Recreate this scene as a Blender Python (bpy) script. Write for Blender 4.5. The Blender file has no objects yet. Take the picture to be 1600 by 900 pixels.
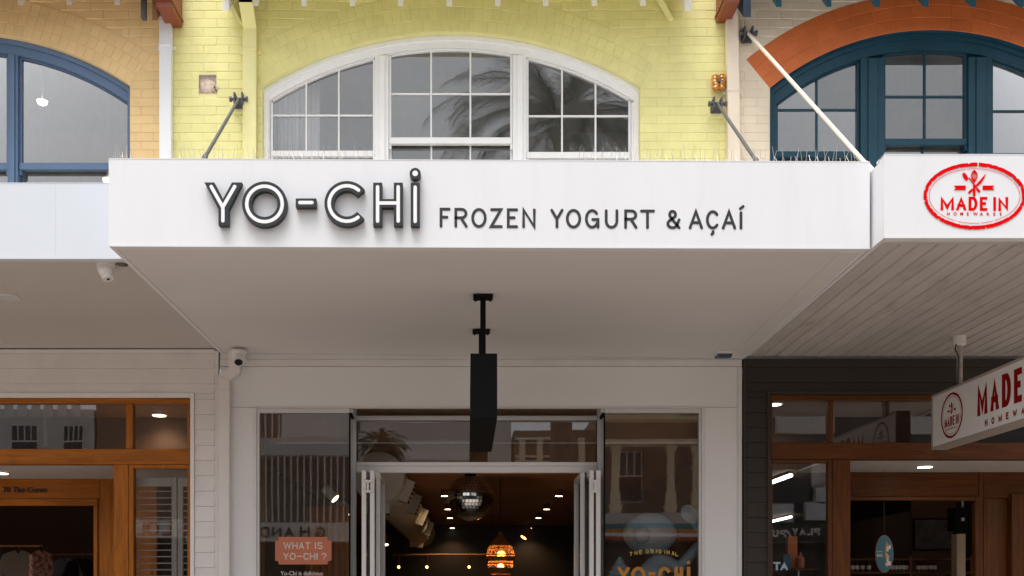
import bpy, bmesh, math, random
from mathutils import Vector, Matrix
R = math.radians
rnd = random.Random(7)
sc = bpy.context.scene
COL = sc.collection

# ------------------------------------------------------------------ camera, sky, sun, exposure
H = 1.6                       # eye height
F = 1570.0                    # focal length in photo pixels
CX, CY = 731.0, 929.0         # vanishing point of the depth lines
cam = bpy.data.cameras.new('camera')
cam.sensor_width = 36.0
cam.lens = F / 1600 * 36
cam.shift_x = (800 - CX) / 1600
cam.shift_y = (CY - 450) / 1600
cam.clip_start, cam.clip_end = 0.1, 2000
co = bpy.data.objects.new('camera', cam); COL.objects.link(co)
co.location = (0, 0, H); co.rotation_euler = (R(90), 0, 0)
sc.camera = co

SUN_EL, SUN_AZ = 72, 205      # behind the camera, slightly to the left
w = bpy.data.worlds.new('World'); sc.world = w; w.use_nodes = True
nt = w.node_tree; bg = nt.nodes['Background']
sky = nt.nodes.new('ShaderNodeTexSky'); sky.sky_type = 'NISHITA'; sky.sun_disc = False
sky.sun_elevation = R(SUN_EL); sky.sun_rotation = R(SUN_AZ)
sky.dust_density = 4.0; sky.air_density = 1.0
hs = nt.nodes.new('ShaderNodeHueSaturation'); hs.inputs['Saturation'].default_value = 0.2
nt.links.new(sky.outputs[0], hs.inputs['Color']); nt.links.new(hs.outputs[0], bg.inputs['Color'])
bg.inputs['Strength'].default_value = 0.15
sd = bpy.data.lights.new('sun', 'SUN'); sd.energy = 1.5; sd.angle = R(34); sd.color = (1.0, 0.985, 0.96)
so = bpy.data.objects.new('sun', sd); COL.objects.link(so)
az = R(SUN_AZ); el = R(SUN_EL)
d = Vector((math.sin(az) * math.cos(el), math.cos(az) * math.cos(el), math.sin(el)))
so.rotation_euler = d.to_track_quat('Z', 'Y').to_euler(); so.location = (0, -8, 20)
vs = sc.view_settings
vs.view_transform = 'Standard'; vs.look = 'None'; vs.gamma = 1; vs.use_curve_mapping = False
vs.exposure = 0.66
sc.cycles.use_denoising = True
sc.cycles.max_bounces = 8; sc.cycles.diffuse_bounces = 4; sc.cycles.transparent_max_bounces = 12
sc.cycles.sample_clamp_indirect = 4.0
sc.cycles.caustics_reflective = False; sc.cycles.caustics_refractive = False

# ------------------------------------------------------------------ helpers: pixels to metres at a known distance
DW, DA, DL, DR, DD = 9.58, 6.58, 7.0, 6.40, 9.90   # house wall, middle awning, left awning, right awning, shop doors
def PX(px, D=DW): return (px - CX) * D / F
def PZ(py, D=DW): return H + (CY - py) * D / F
S = DW / F

# ------------------------------------------------------------------ materials
def lin(r, g, b):
    f = lambda c: (c / 255) / 12.92 if c / 255 <= 0.04045 else ((c / 255 + 0.055) / 1.055) ** 2.4
    return (f(r), f(g), f(b))
def mat(name, col, rough=0.5, metal=0.0, var=0.06, vscale=3.0, bump=0.0, bscale=60.0, dirt=None, dscale=2.0, damt=0.3,
        rand=0.0, stretch=(1, 1, 1), coat=0.0, spec=0.5, dlo=0.5, dhi=0.75):
    m = bpy.data.materials.new(name); m.use_nodes = True
    n = m.node_tree.nodes; l = m.node_tree.links; p = n['Principled BSDF']
    p.inputs['Roughness'].default_value = rough; p.inputs['Metallic'].default_value = metal
    p.inputs['Specular IOR Level'].default_value = spec
    if coat: p.inputs['Coat Weight'].default_value = coat; p.inputs['Coat Roughness'].default_value = 0.1
    g = n.new('ShaderNodeNewGeometry')
    mp = n.new('ShaderNodeMapping'); mp.inputs['Scale'].default_value = stretch
    l.new(g.outputs['Position'], mp.inputs['Vector'])
    no = n.new('ShaderNodeTexNoise'); no.inputs['Scale'].default_value = vscale; no.inputs['Detail'].default_value = 6
    l.new(mp.outputs[0], no.inputs['Vector'])
    mr = n.new('ShaderNodeMapRange'); mr.inputs['From Min'].default_value = 0.3; mr.inputs['From Max'].default_value = 0.7
    mr.inputs['To Min'].default_value = 1 - var; mr.inputs['To Max'].default_value = 1 + var
    l.new(no.outputs['Fac'], mr.inputs['Value'])
    val = mr.outputs[0]
    if rand:
        oi = n.new('ShaderNodeObjectInfo'); m2 = n.new('ShaderNodeMapRange')
        m2.inputs['To Min'].default_value = 1 - rand; m2.inputs['To Max'].default_value = 1 + rand
        l.new(oi.outputs['Random'], m2.inputs['Value'])
        mm = n.new('ShaderNodeMath'); mm.operation = 'MULTIPLY'; l.new(val, mm.inputs[0]); l.new(m2.outputs[0], mm.inputs[1]); val = mm.outputs[0]
    mx = n.new('ShaderNodeVectorMath'); mx.operation = 'SCALE'; mx.inputs[0].default_value = col
    l.new(val, mx.inputs['Scale']); out = mx.outputs[0]
    if dirt:
        dn = n.new('ShaderNodeTexNoise'); dn.inputs['Scale'].default_value = dscale; dn.inputs['Detail'].default_value = 8; dn.inputs['Roughness'].default_value = 0.65
        l.new(mp.outputs[0], dn.inputs['Vector'])
        dr = n.new('ShaderNodeMapRange'); dr.inputs['From Min'].default_value = dlo; dr.inputs['From Max'].default_value = dhi
        dr.inputs['To Max'].default_value = damt; l.new(dn.outputs['Fac'], dr.inputs['Value'])
        mix = n.new('ShaderNodeMix'); mix.data_type = 'RGBA'; l.new(dr.outputs[0], mix.inputs['Factor'])
        l.new(out, mix.inputs['A']); mix.inputs['B'].default_value = (*dirt, 1); out = mix.outputs['Result']
    l.new(out, p.inputs['Base Color'])
    if bump:
        bn = n.new('ShaderNodeTexNoise'); bn.inputs['Scale'].default_value = bscale; bn.inputs['Detail'].default_value = 5
        l.new(mp.outputs[0], bn.inputs['Vector'])
        bp = n.new('ShaderNodeBump'); bp.inputs['Strength'].default_value = bump; bp.inputs['Distance'].default_value = 0.004
        l.new(bn.outputs['Fac'], bp.inputs['Height']); l.new(bp.outputs[0], p.inputs['Normal'])
    return m
def wood(name, a, b, axis, rough=0.42):
    st = {'x': (0.6, 9, 9), 'y': (9, 0.6, 9), 'z': (9, 9, 0.6)}[axis]
    m = bpy.data.materials.new(name); m.use_nodes = True
    n = m.node_tree.nodes; l = m.node_tree.links; p = n['Principled BSDF']
    p.inputs['Roughness'].default_value = rough; p.inputs['Specular IOR Level'].default_value = 0.25
    g = n.new('ShaderNodeNewGeometry'); mp = n.new('ShaderNodeMapping'); mp.inputs['Scale'].default_value = st
    l.new(g.outputs['Position'], mp.inputs['Vector'])
    no = n.new('ShaderNodeTexNoise'); no.inputs['Scale'].default_value = 3.2; no.inputs['Detail'].default_value = 9; no.inputs['Roughness'].default_value = 0.62; no.inputs['Distortion'].default_value = 1.2
    l.new(mp.outputs[0], no.inputs['Vector'])
    cr = n.new('ShaderNodeValToRGB'); cr.color_ramp.elements[0].position = 0.3; cr.color_ramp.elements[0].color = (*b, 1)
    cr.color_ramp.elements[1].position = 0.68; cr.color_ramp.elements[1].color = (*a, 1)
    l.new(no.outputs['Fac'], cr.inputs['Fac']); l.new(cr.outputs[0], p.inputs['Base Color'])
    bp = n.new('ShaderNodeBump'); bp.inputs['Strength'].default_value = 0.15; bp.inputs['Distance'].default_value = 0.002
    l.new(no.outputs['Fac'], bp.inputs['Height']); l.new(bp.outputs[0], p.inputs['Normal'])
    return m
def glass(name, gain=2.1, tint=(1, 1, 1), wob=0.05, wscale=1.6, dust=0.0):
    m = bpy.data.materials.new(name); m.use_nodes = True
    n = m.node_tree.nodes; l = m.node_tree.links; n.remove(n['Principled BSDF'])
    out = n['Material Output']
    tr = n.new('ShaderNodeBsdfTransparent'); tr.inputs['Color'].default_value = (*tint, 1)
    gl = n.new('ShaderNodeBsdfGlossy'); gl.inputs['Roughness'].default_value = 0.012
    fr = n.new('ShaderNodeFresnel'); fr.inputs['IOR'].default_value = 1.52
    mu = n.new('ShaderNodeMath'); mu.operation = 'MULTIPLY'; mu.use_clamp = True; mu.inputs[1].default_value = gain
    l.new(fr.outputs[0], mu.inputs[0])
    g = n.new('ShaderNodeNewGeometry'); no = n.new('ShaderNodeTexNoise'); no.inputs['Scale'].default_value = wscale; no.inputs['Detail'].default_value = 1
    l.new(g.outputs['Position'], no.inputs['Vector'])
    bp = n.new('ShaderNodeBump'); bp.inputs['Strength'].default_value = wob; bp.inputs['Distance'].default_value = 0.02
    l.new(no.outputs['Fac'], bp.inputs['Height']); l.new(bp.outputs[0], gl.inputs['Normal'])
    mx = n.new('ShaderNodeMixShader'); l.new(mu.outputs[0], mx.inputs[0]); l.new(tr.outputs[0], mx.inputs[1]); l.new(gl.outputs[0], mx.inputs[2])
    res = mx.outputs[0]
    if dust:
        df = n.new('ShaderNodeBsdfDiffuse'); df.inputs['Color'].default_value = (.55, .53, .5, 1)
        dn = n.new('ShaderNodeTexNoise'); dn.inputs['Scale'].default_value = 3.5; dn.inputs['Detail'].default_value = 8; dn.inputs['Roughness'].default_value = .7
        mp = n.new('ShaderNodeMapping'); mp.inputs['Scale'].default_value = (1.6, 1, .7); l.new(g.outputs['Position'], mp.inputs['Vector']); l.new(mp.outputs[0], dn.inputs['Vector'])
        mr = n.new('ShaderNodeMapRange'); mr.inputs['From Min'].default_value = .38; mr.inputs['From Max'].default_value = .72; mr.inputs['To Max'].default_value = dust
        l.new(dn.outputs['Fac'], mr.inputs['Value'])
        m2 = n.new('ShaderNodeMixShader'); l.new(mr.outputs[0], m2.inputs[0]); l.new(res, m2.inputs[1]); l.new(df.outputs[0], m2.inputs[2]); res = m2.outputs[0]
    l.new(res, out.inputs['Surface'])
    return m
def emit(name, col, st):
    m = bpy.data.materials.new(name); m.use_nodes = True
    p = m.node_tree.nodes['Principled BSDF']; p.inputs['Base Color'].default_value = (*col, 1)
    p.inputs['Emission Color'].default_value = (*col, 1); p.inputs['Emission Strength'].default_value = st
    return m
def pavers(name):
    m = mat(name, (0.33, 0.255, 0.20), 0.8, var=0.1, vscale=0.6)
    n = m.node_tree.nodes; l = m.node_tree.links; p = n['Principled BSDF']
    g = n.new('ShaderNodeNewGeometry'); br = n.new('ShaderNodeTexBrick'); br.inputs['Scale'].default_value = 2.4
    br.inputs['Color1'].default_value = (0.32, 0.265, 0.225, 1); br.inputs['Color2'].default_value = (0.275, 0.235, 0.205, 1); br.inputs['Mortar'].default_value = (0.2, 0.17, 0.15, 1)
    br.inputs['Mortar Size'].default_value = 0.012
    l.new(g.outputs['Position'], br.inputs['Vector']); l.new(br.outputs['Color'], p.inputs['Base Color'])
    return m

MT = {}
MT['peach'] = mat('peach_paint', (0.84, 0.60, 0.29), 0.6, var=0.05, vscale=5, bump=0.5, bscale=45, rand=0.035, dirt=(0.5, 0.33, 0.17), dscale=4, damt=0.5, dlo=0.60, dhi=0.82)
MT['yellow'] = mat('yellow_green_paint', (0.82, 0.765, 0.335), 0.6, var=0.05, vscale=5, bump=0.5, bscale=45, rand=0.03, dirt=(0.50, 0.44, 0.17), dscale=4, damt=0.5, dlo=0.60, dhi=0.82)
MT['yellow_trim'] = mat('yellow_pipe_paint', (0.82, 0.765, 0.36), 0.45, bump=0.1)
MT['cream'] = mat('cream_paint', (0.82, 0.71, 0.55), 0.6, var=0.05, vscale=5, bump=0.5, bscale=45, rand=0.03, dirt=(0.45, 0.36, 0.26), dscale=4, damt=0.5, dlo=0.60, dhi=0.82)
MT['cream_trim'] = mat('cream_pipe_paint', (0.80, 0.69, 0.55), 0.4, bump=0.1)
MT['orange'] = mat('orange_paint', (0.66, 0.165, 0.04), 0.55, var=0.06, vscale=6, bump=0.4, bscale=45, rand=0.05)
MT['white'] = mat('white_gloss_paint', (0.88, 0.875, 0.87), 0.38, var=0.02, vscale=8, bump=0.12, bscale=30, dirt=(0.6, 0.53, 0.45), dscale=9, damt=0.2, dlo=0.58, dhi=0.8)
MT['fascia'] = mat('white_fascia_sheet', (0.82, 0.83, 0.85), 0.45, var=0.012, vscale=1.2, bump=0.06, bscale=6, dirt=(0.66, 0.64, 0.61), dscale=3.0, damt=0.22, dlo=0.5, dhi=0.85, stretch=(3.5, 1, 0.35))
MT['fascia_blue'] = mat('cool_white_fascia_sheet', (0.69, 0.735, 0.79), 0.45, var=0.015, vscale=1.2, bump=0.06, bscale=6)
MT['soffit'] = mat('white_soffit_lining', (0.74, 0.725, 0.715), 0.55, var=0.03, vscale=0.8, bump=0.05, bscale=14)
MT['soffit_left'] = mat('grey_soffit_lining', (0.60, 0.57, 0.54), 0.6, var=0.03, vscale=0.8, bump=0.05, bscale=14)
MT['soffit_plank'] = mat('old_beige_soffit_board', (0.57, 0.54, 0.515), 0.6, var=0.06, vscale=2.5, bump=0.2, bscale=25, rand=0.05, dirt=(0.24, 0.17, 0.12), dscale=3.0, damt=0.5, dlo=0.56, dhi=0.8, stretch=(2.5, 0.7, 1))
MT['deck'] = mat('weathered_roof_deck', (0.64, 0.63, 0.62), 0.7)
MT['blue'] = mat('dusty_blue_paint', (0.10, 0.17, 0.29), 0.4, var=0.06, bump=0.15)
MT['teal'] = mat('dark_teal_paint', (0.013, 0.060, 0.092), 0.4, spec=0.3, var=0.1, bump=0.15)
MT['teal_light'] = mat('teal_paint', (0.05, 0.17, 0.26), 0.45)
MT['navy'] = mat('navy_paint', (0.012, 0.03, 0.055), 0.5)
MT['redbrown'] = mat('red_brown_paint', (0.23, 0.055, 0.022), 0.45, var=0.1)
MT['darkbrown'] = mat('brown_eave_paint', (0.20, 0.09, 0.035), 0.6)
MT['letter'] = mat('charcoal_letter_paint', (0.030, 0.036, 0.042), 0.5, spec=0.3, var=0.03, bump=0.05)
MT['inline'] = mat('white_acrylic_inline', (0.93, 0.93, 0.93), 0.3, var=0.0)
MT['black'] = mat('black_lettering', (0.022, 0.024, 0.025), 0.5, var=0.02)
MT['blackmetal'] = mat('black_powder_coat', (0.007, 0.0075, 0.008), 0.7, spec=0.1, var=0.05, bump=0.1, bscale=200)
MT['grey_steel'] = mat('weathered_dark_steel', (0.10, 0.10, 0.105), 0.55, metal=0.2, var=0.2, vscale=20, bump=0.3)
MT['cream_rod'] = mat('cream_rod_paint', (0.80, 0.71, 0.60), 0.4)
MT['spike'] = mat('spike_wire', (0.55, 0.52, 0.48), 0.4, metal=0.5)
MT['red'] = mat('red_print', (0.80, 0.001, 0.003), 0.6, var=0.02, spec=0.05)
MT['darkred'] = mat('dark_red_vinyl', (0.26, 0.004, 0.004), 0.6, var=0.04, spec=0.1)
MT['alu'] = mat('silver_aluminium', (0.70, 0.70, 0.705), 0.33, metal=0.25, var=0.03)
MT['aluwhite'] = mat('white_powder_coat', (0.82, 0.82, 0.82), 0.35, var=0.02)
MT['panel'] = mat('glossy_white_panel', (0.84, 0.845, 0.855), 0.22, var=0.02, vscale=0.9, bump=0.03, bscale=5)
MT['trim_grey'] = mat('pale_grey_trim', (0.76, 0.755, 0.75), 0.4)
MT['boards_white'] = mat('white_weatherboard_paint', (0.83, 0.80, 0.78), 0.5, var=0.03, bump=0.12, bscale=20, rand=0.02, dirt=(0.55, 0.5, 0.45), dscale=4, damt=0.2)
MT['boards_dark'] = mat('taupe_weatherboard_paint', (0.045, 0.037, 0.031), 0.6, spec=0.3, var=0.06, bump=0.12, bscale=20, rand=0.04)
MT['wood_x'] = wood('oiled_timber_along', (0.50, 0.165, 0.015), (0.26, 0.075, 0.006), 'x')
MT['wood_z'] = wood('oiled_timber_upright', (0.50, 0.165, 0.015), (0.26, 0.075, 0.006), 'z')
MT['dwood_x'] = wood('dark_timber_along', (0.15, 0.048, 0.006), (0.065, 0.019, 0.002), 'x')
MT['dwood_z'] = wood('dark_timber_upright', (0.15, 0.048, 0.006), (0.065, 0.019, 0.002), 'z')
MT['glass'] = glass('shop_window_glass', 3.8, (0.93, 0.94, 0.93), 0.035, 1.2, 0.035)
MT['glass_old'] = glass('old_sash_glass', 5.2, (0.9, 0.91, 0.92), 0.05, 2.2, 0.13)
MT['room_grey'] = mat('grey_room_plaster', (0.62, 0.62, 0.62), 0.8)
MT['curtain'] = mat('white_curtain_cloth', (0.85, 0.85, 0.86), 0.9)
MT['exposed'] = mat('broken_render', (0.55, 0.43, 0.36), 0.9, var=0.3, vscale=40, bump=1.0, bscale=80, dirt=(0.75, 0.62, 0.48), dscale=25, damt=0.9, dlo=0.4, dhi=0.55)
MT['amber'] = mat('amber_glazed_ceramic', (0.55, 0.22, 0.02), 0.2, var=0.5, vscale=30, coat=0.6)
MT['camwhite'] = mat('white_camera_plastic', (0.78, 0.77, 0.75), 0.35)
MT['lens'] = mat('dark_lens', (0.01, 0.01, 0.012), 0.1)
MT['bluedark'] = mat('blue_black_plastic', (0.012, 0.05, 0.09), 0.25)
MT['coral'] = mat('coral_vinyl', (0.55, 0.17, 0.09), 0.5, var=0.03)
MT['vinyl_white'] = mat('pale_vinyl_lettering', (0.66, 0.60, 0.56), 0.5)
MT['gold'] = mat('gold_vinyl', (0.50, 0.22, 0.03), 0.4, var=0.1)
MT['goldlight'] = mat('pale_gold_vinyl', (0.62, 0.40, 0.08), 0.4)
MT['shop_ceiling'] = mat('brown_shop_ceiling', (0.30, 0.14, 0.065), 0.7)
MT['shop_wall'] = mat('brown_shop_wall', (0.12, 0.055, 0.028), 0.7)
MT['shop_dark'] = mat('black_shop_wall', (0.028, 0.019, 0.014), 0.35, bump=0.3, bscale=30)
MT['shop_floor'] = mat('dark_shop_floor', (0.10, 0.075, 0.055), 0.5)
MT['porch'] = mat('white_porch_ceiling', (0.62, 0.60, 0.575), 0.6)
MT['duct'] = mat('cream_duct_paint', (0.52, 0.45, 0.37), 0.55)
MT['mirror'] = mat('mirror_tile', (0.92, 0.91, 0.89), 0.07, metal=1.0, var=0.0)
MT['rattan'] = mat('woven_rattan', (0.38, 0.17, 0.05), 0.7, var=0.3, vscale=40)
MT['statue'] = mat('pale_blue_statue_gloss', (0.42, 0.50, 0.56), 0.35, var=0.02)
MT['lamp'] = emit('warm_lamp_glow', (1.0, 0.80, 0.52), 6.0)
MT['lampwhite'] = emit('neutral_lamp_glow', (1.0, 0.95, 0.86), 5.0)
MT['bulb'] = emit('amber_bulb_glow', (1.0, 0.55, 0.12), 4.0)
MT['acrylic'] = mat('white_sign_acrylic', (0.86, 0.86, 0.86), 0.12, var=0.03, vscale=2)
MT['signcase'] = mat('sign_case_paint', (0.40, 0.35, 0.31), 0.5, var=0.1)
MT['pole'] = mat('chipped_pole_paint', (0.42, 0.37, 0.34), 0.6, var=0.25, vscale=30)
MT['slatwhite'] = mat('white_shutter_paint', (0.70, 0.66, 0.60), 0.5)
MT['shirt_grey'] = mat('grey_brown_cloth', (0.20, 0.155, 0.12), 0.9, var=0.12)
MT['shirt_print'] = mat('red_white_print_cloth', (0.60, 0.42, 0.32), 0.9, var=0.1, dirt=(0.45, 0.05, 0.04), dscale=22, damt=0.9, dlo=0.48, dhi=0.54)
MT['shirt_blue'] = mat('faded_denim_cloth', (0.16, 0.17, 0.19), 0.9, var=0.2)
MT['shirt_black'] = mat('black_cloth', (0.03, 0.028, 0.027), 0.9)
MT['rust'] = mat('rust_orange_print', (0.38, 0.09, 0.03), 0.5)
MT['tealprint'] = mat('teal_print', (0.03, 0.13, 0.17), 0.4)
MT['yprint'] = mat('yellow_print', (0.6, 0.33, 0.05), 0.5)
MT['oprint'] = mat('orange_print', (0.55, 0.16, 0.03), 0.5)
MT['bottle'] = mat('dark_bottle_glass', (0.06, 0.035, 0.02), 0.15)
MT['opp_white'] = mat('opposite_white_render', (0.80, 0.78, 0.75), 0.7)
MT['opp_grey'] = mat('opposite_grey_render', (0.58, 0.57, 0.56), 0.7)
MT['opp_brown'] = mat('opposite_brown_brick', (0.20, 0.135, 0.092), 0.8, var=0.15)
MT['opp_cream'] = mat('opposite_cream_stone', (0.78, 0.62, 0.44), 0.7)
MT['opp_glass'] = mat('opposite_dark_window', (0.02, 0.022, 0.025), 0.1)
MT['opp_orange'] = mat('opposite_orange_stripe', (0.6, 0.22, 0.03), 0.5)
MT['opp_teal'] = mat('opposite_teal_stripe', (0.03, 0.20, 0.26), 0.5)
MT['opp_red'] = mat('opposite_red_stripe', (0.40, 0.05, 0.02), 0.5)
MT['leaf'] = mat('palm_leaf', (0.045, 0.06, 0.022), 0.5, var=0.3)
MT['bark'] = mat('palm_bark', (0.14, 0.10, 0.07), 0.9, var=0.3, bump=0.6, bscale=12)
MT['ground'] = pavers('brick_paving')

# ------------------------------------------------------------------ object and mesh helpers
def link(o, parent=None):
    COL.objects.link(o)
    if parent is not None:
        o.parent = parent
        base = parent
        while base.parent is not None: base = base.parent
        if parent.parent is None:
            o.matrix_parent_inverse = Matrix.Translation(-Vector(parent.location))
        else:
            o.matrix_parent_inverse = Matrix.Identity(4)
    return o
def tag(o, label, cat, group=None, kind=None):
    o['label'] = label; o['category'] = cat
    if group: o['group'] = group
    if kind: o['kind'] = kind
    return o
def thing(name, label, cat, loc=(0, 0, 0), group=None):
    o = bpy.data.objects.new(name, None); o.location = loc; o.empty_display_size = 0.2
    COL.objects.link(o)
    return tag(o, label, cat, group)
class MB:
    def __init__(s): s.bm = bmesh.new()
    def box(s, x0, x1, y0, y1, z0, z1, bev=0.0):
        x0, x1 = sorted((x0, x1)); y0, y1 = sorted((y0, y1)); z0, z1 = sorted((z0, z1))
        v = [s.bm.verts.new(p) for p in ((x0, y0, z0), (x1, y0, z0), (x1, y1, z0), (x0, y1, z0), (x0, y0, z1), (x1, y0, z1), (x1, y1, z1), (x0, y1, z1))]
        f = [s.bm.faces.new([v[i] for i in q]) for q in ((3, 2, 1, 0), (4, 5, 6, 7), (0, 1, 5, 4), (1, 2, 6, 5), (2, 3, 7, 6), (3, 0, 4, 7))]
        if bev:
            es = set(e for q in f for e in q.edges)
            bmesh.ops.bevel(s.bm, geom=list(es), offset=bev, segments=1, affect='EDGES', profile=0.5)
        return s
    def hexa(s, a, b):            # two quads of four 3-D points each, back and front
        v = [s.bm.verts.new(p) for p in a] + [s.bm.verts.new(p) for p in b]
        for q in ((0, 1, 2, 3), (7, 6, 5, 4), (0, 4, 5, 1), (1, 5, 6, 2), (2, 6, 7, 3), (3, 7, 4, 0)): s.bm.faces.new([v[i] for i in q])
        return s
    def poly(s, pts, y0, y1, fr=None, inset=0.0):   # outline in x,z pushed from y0 (front) to y1 (back); fr maps (u,v,n)
        fr = fr or (lambda u, v, n: (u, n, v))
        a = [s.bm.verts.new(fr(x, z, y0)) for x, z in pts]; b = [s.bm.verts.new(fr(x, z, y1)) for x, z in pts]
        n = len(pts)
        s.bm.faces.new(a); s.bm.faces.new(b[::-1])
        for i in range(n): s.bm.faces.new((a[i], b[i], b[(i + 1) % n], a[(i + 1) % n]))
        return s
    def face(s, pts):
        s.bm.faces.new([s.bm.verts.new(p) for p in pts]); return s
    def strip(s, A, B):
        a = [s.bm.verts.new(p) for p in A]; b = [s.bm.verts.new(p) for p in B]
        for i in range(len(A) - 1): s.bm.faces.new((a[i], a[i + 1], b[i + 1], b[i]))
        return s
    def tube(s, p, q, r0, r1=None, n=12, caps=True):
        r1 = r0 if r1 is None else r1
        p, q = Vector(p), Vector(q); ax = (q - p).normalized()
        t = Vector((0, 0, 1)) if abs(ax.z) < 0.9 else Vector((1, 0, 0))
        u = ax.cross(t).normalized(); v = ax.cross(u)
        a, b = [], []
        for i in range(n):
            c, d_ = math.cos(2 * math.pi * i / n), math.sin(2 * math.pi * i / n)
            a.append(s.bm.verts.new(p + (u * c + v * d_) * r0)); b.append(s.bm.verts.new(q + (u * c + v * d_) * r1))
        for i in range(n): s.bm.faces.new((a[i], a[(i + 1) % n], b[(i + 1) % n], b[i]))
        if caps: s.bm.faces.new(a[::-1]); s.bm.faces.new(b)
        return s
    def lathe(s, c, prof, n=24, axis='z'):
        c = Vector(c); rings = []
        for r, h in prof:
            ring = []
            for i in range(n):
                a = 2 * math.pi * i / n
                if axis == 'z': o = Vector((r * math.cos(a), r * math.sin(a), h))
                else: o = Vector((r * math.cos(a), h, r * math.sin(a)))
                ring.append(s.bm.verts.new(c + o))
            rings.append(ring)
        for k in range(len(rings) - 1):
            for i in range(n): s.bm.faces.new((rings[k][i], rings[k][(i + 1) % n], rings[k + 1][(i + 1) % n], rings[k + 1][i]))
        s.bm.faces.new(rings[0][::-1]); s.bm.faces.new(rings[-1])
        return s
    def ball(s, c, rx, ry=None, rz=None, u=20, v=12, rot=None):
        ry = ry or rx; rz = rz or rx
        m = Matrix.Translation(c) @ (rot or Matrix.Identity(4)) @ Matrix.Diagonal((rx, ry, rz, 1))
        bmesh.ops.create_uvsphere(s.bm, u_segments=u, v_segments=v, radius=1, matrix=m); return s
    def build(s, name, m, parent=None, smooth=False, kind=None, recalc=True):
        if recalc: bmesh.ops.recalc_face_normals(s.bm, faces=s.bm.faces)
        me = bpy.data.meshes.new(name); s.bm.to_mesh(me); s.bm.free()
        me.materials.append(m)
        if smooth:
            for p in me.polygons: p.use_smooth = True
            try: me.set_sharp_from_angle(angle=R(40))
            except Exception: pass
        o = bpy.data.objects.new(name, me); link(o, parent)
        if kind: o['kind'] = kind
        return o
def boxo(name, m, parent, x0, x1, y0, y1, z0, z1, bev=0.0, **k): return MB().box(x0, x1, y0, y1, z0, z1, bev).build(name, m, parent, **k)
def inst(name, me, parent, loc, rot=None):
    o = bpy.data.objects.new(name, me); o.location = loc
    if rot: o.rotation_euler = rot
    return link(o, parent)
def front(D, sgn=1):              # maps glyph plane to a vertical plane facing the camera
    return lambda u, v, n: (u, D + n, v)

# ---- stroke lettering
def arc(cx, cy, rx, ry, a0, a1, n=20): return [(cx + rx * math.cos(R(a0 + (a1 - a0) * i / n)), cy + ry * math.sin(R(a0 + (a1 - a0) * i / n))) for i in range(n + 1)]
GL = {
 'A': [[(0, 0), (.5, 1), (1, 0)], [(.17, .32), (.83, .32)]],
 'C': [arc(.53, .5, .53, .5, 40, 320, 28)],
 'D': [[(0, 0), (0, 1), (.4, 1)] + arc(.45, .5, .55, .5, 90, -90, 18)[1:] + [(0, 0)]],
 'E': [[(1, 1), (0, 1), (0, 0), (1, 0)], [(0, .53), (.7, .53)]],
 'F': [[(0, 0), (0, 1), (1, 1)], [(0, .53), (.72, .53)]],
 'G': [arc(.5, .5, .5, .5, 40, 330, 28), [(.55, .46), (1, .46), (1, 0)]],
 'H': [[(0, 0), (0, 1)], [(1, 0), (1, 1)], [(0, .52), (1, .52)]],
 'I': [[(0.5, 0), (0.5, 1)]],
 'L': [[(0, 1), (0, 0), (1, 0)]],
 'M': [[(0, 0), (0, 1), (.5, .12), (1, 1), (1, 0)]],
 'N': [[(0, 0), (0, 1), (1, 0), (1, 1)]],
 'O': [arc(.5, .5, .5, .5, 0, 360, 36)],
 'P': [[(0, 0), (0, 1), (.5, 1)] + arc(.6, .74, .4, .26, 90, -90, 14)[1:] + [(0, .48)]],
 'R': [[(0, 0), (0, 1), (.5, 1)] + arc(.55, .75, .42, .25, 90, -90, 14)[1:] + [(0, .5)], [(.5, .5), (1, 0)]],
 'S': [arc(.5, .74, .46, .26, 25, 270, 16) + arc(.5, .24, .5, .24, 90, -155, 16)[1:]],
 'T': [[(0, 1), (1, 1)], [(.5, 1), (.5, 0)]],
 'U': [[(0, 1), (0, .38)] + arc(.5, .38, .5, .38, 180, 360, 18)[1:] + [(1, 1)]],
 'W': [[(0, 1), (.25, 0), (.5, .9), (.75, 0), (1, 1)]],
 'Y': [[(0, 1), (.5, .47), (1, 1)], [(.5, .47), (.5, 0)]],
 'Z': [[(.04, 1), (.96, 1), (0, 0), (1, 0)]],
 '&': [[(1, 0), (.28, .6)] + arc(.42, .8, .26, .2, 220, -40, 18)[1:] + [(.2, .45)] + arc(.42, .24, .42, .24, 125, 330, 18)[1:] + [(1, .48)]],
 '?': [arc(.5, .74, .45, .26, 170, -70, 18) + [(.5, .3)], [(.5, .02), (.5, .0)]],
 '-': [[(0, .5), (1, .5)]],
 '/': [[(0, 0), (1, 1)]],
 'I2': [[(.5, 0), (.5, .95)]],
}
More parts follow.
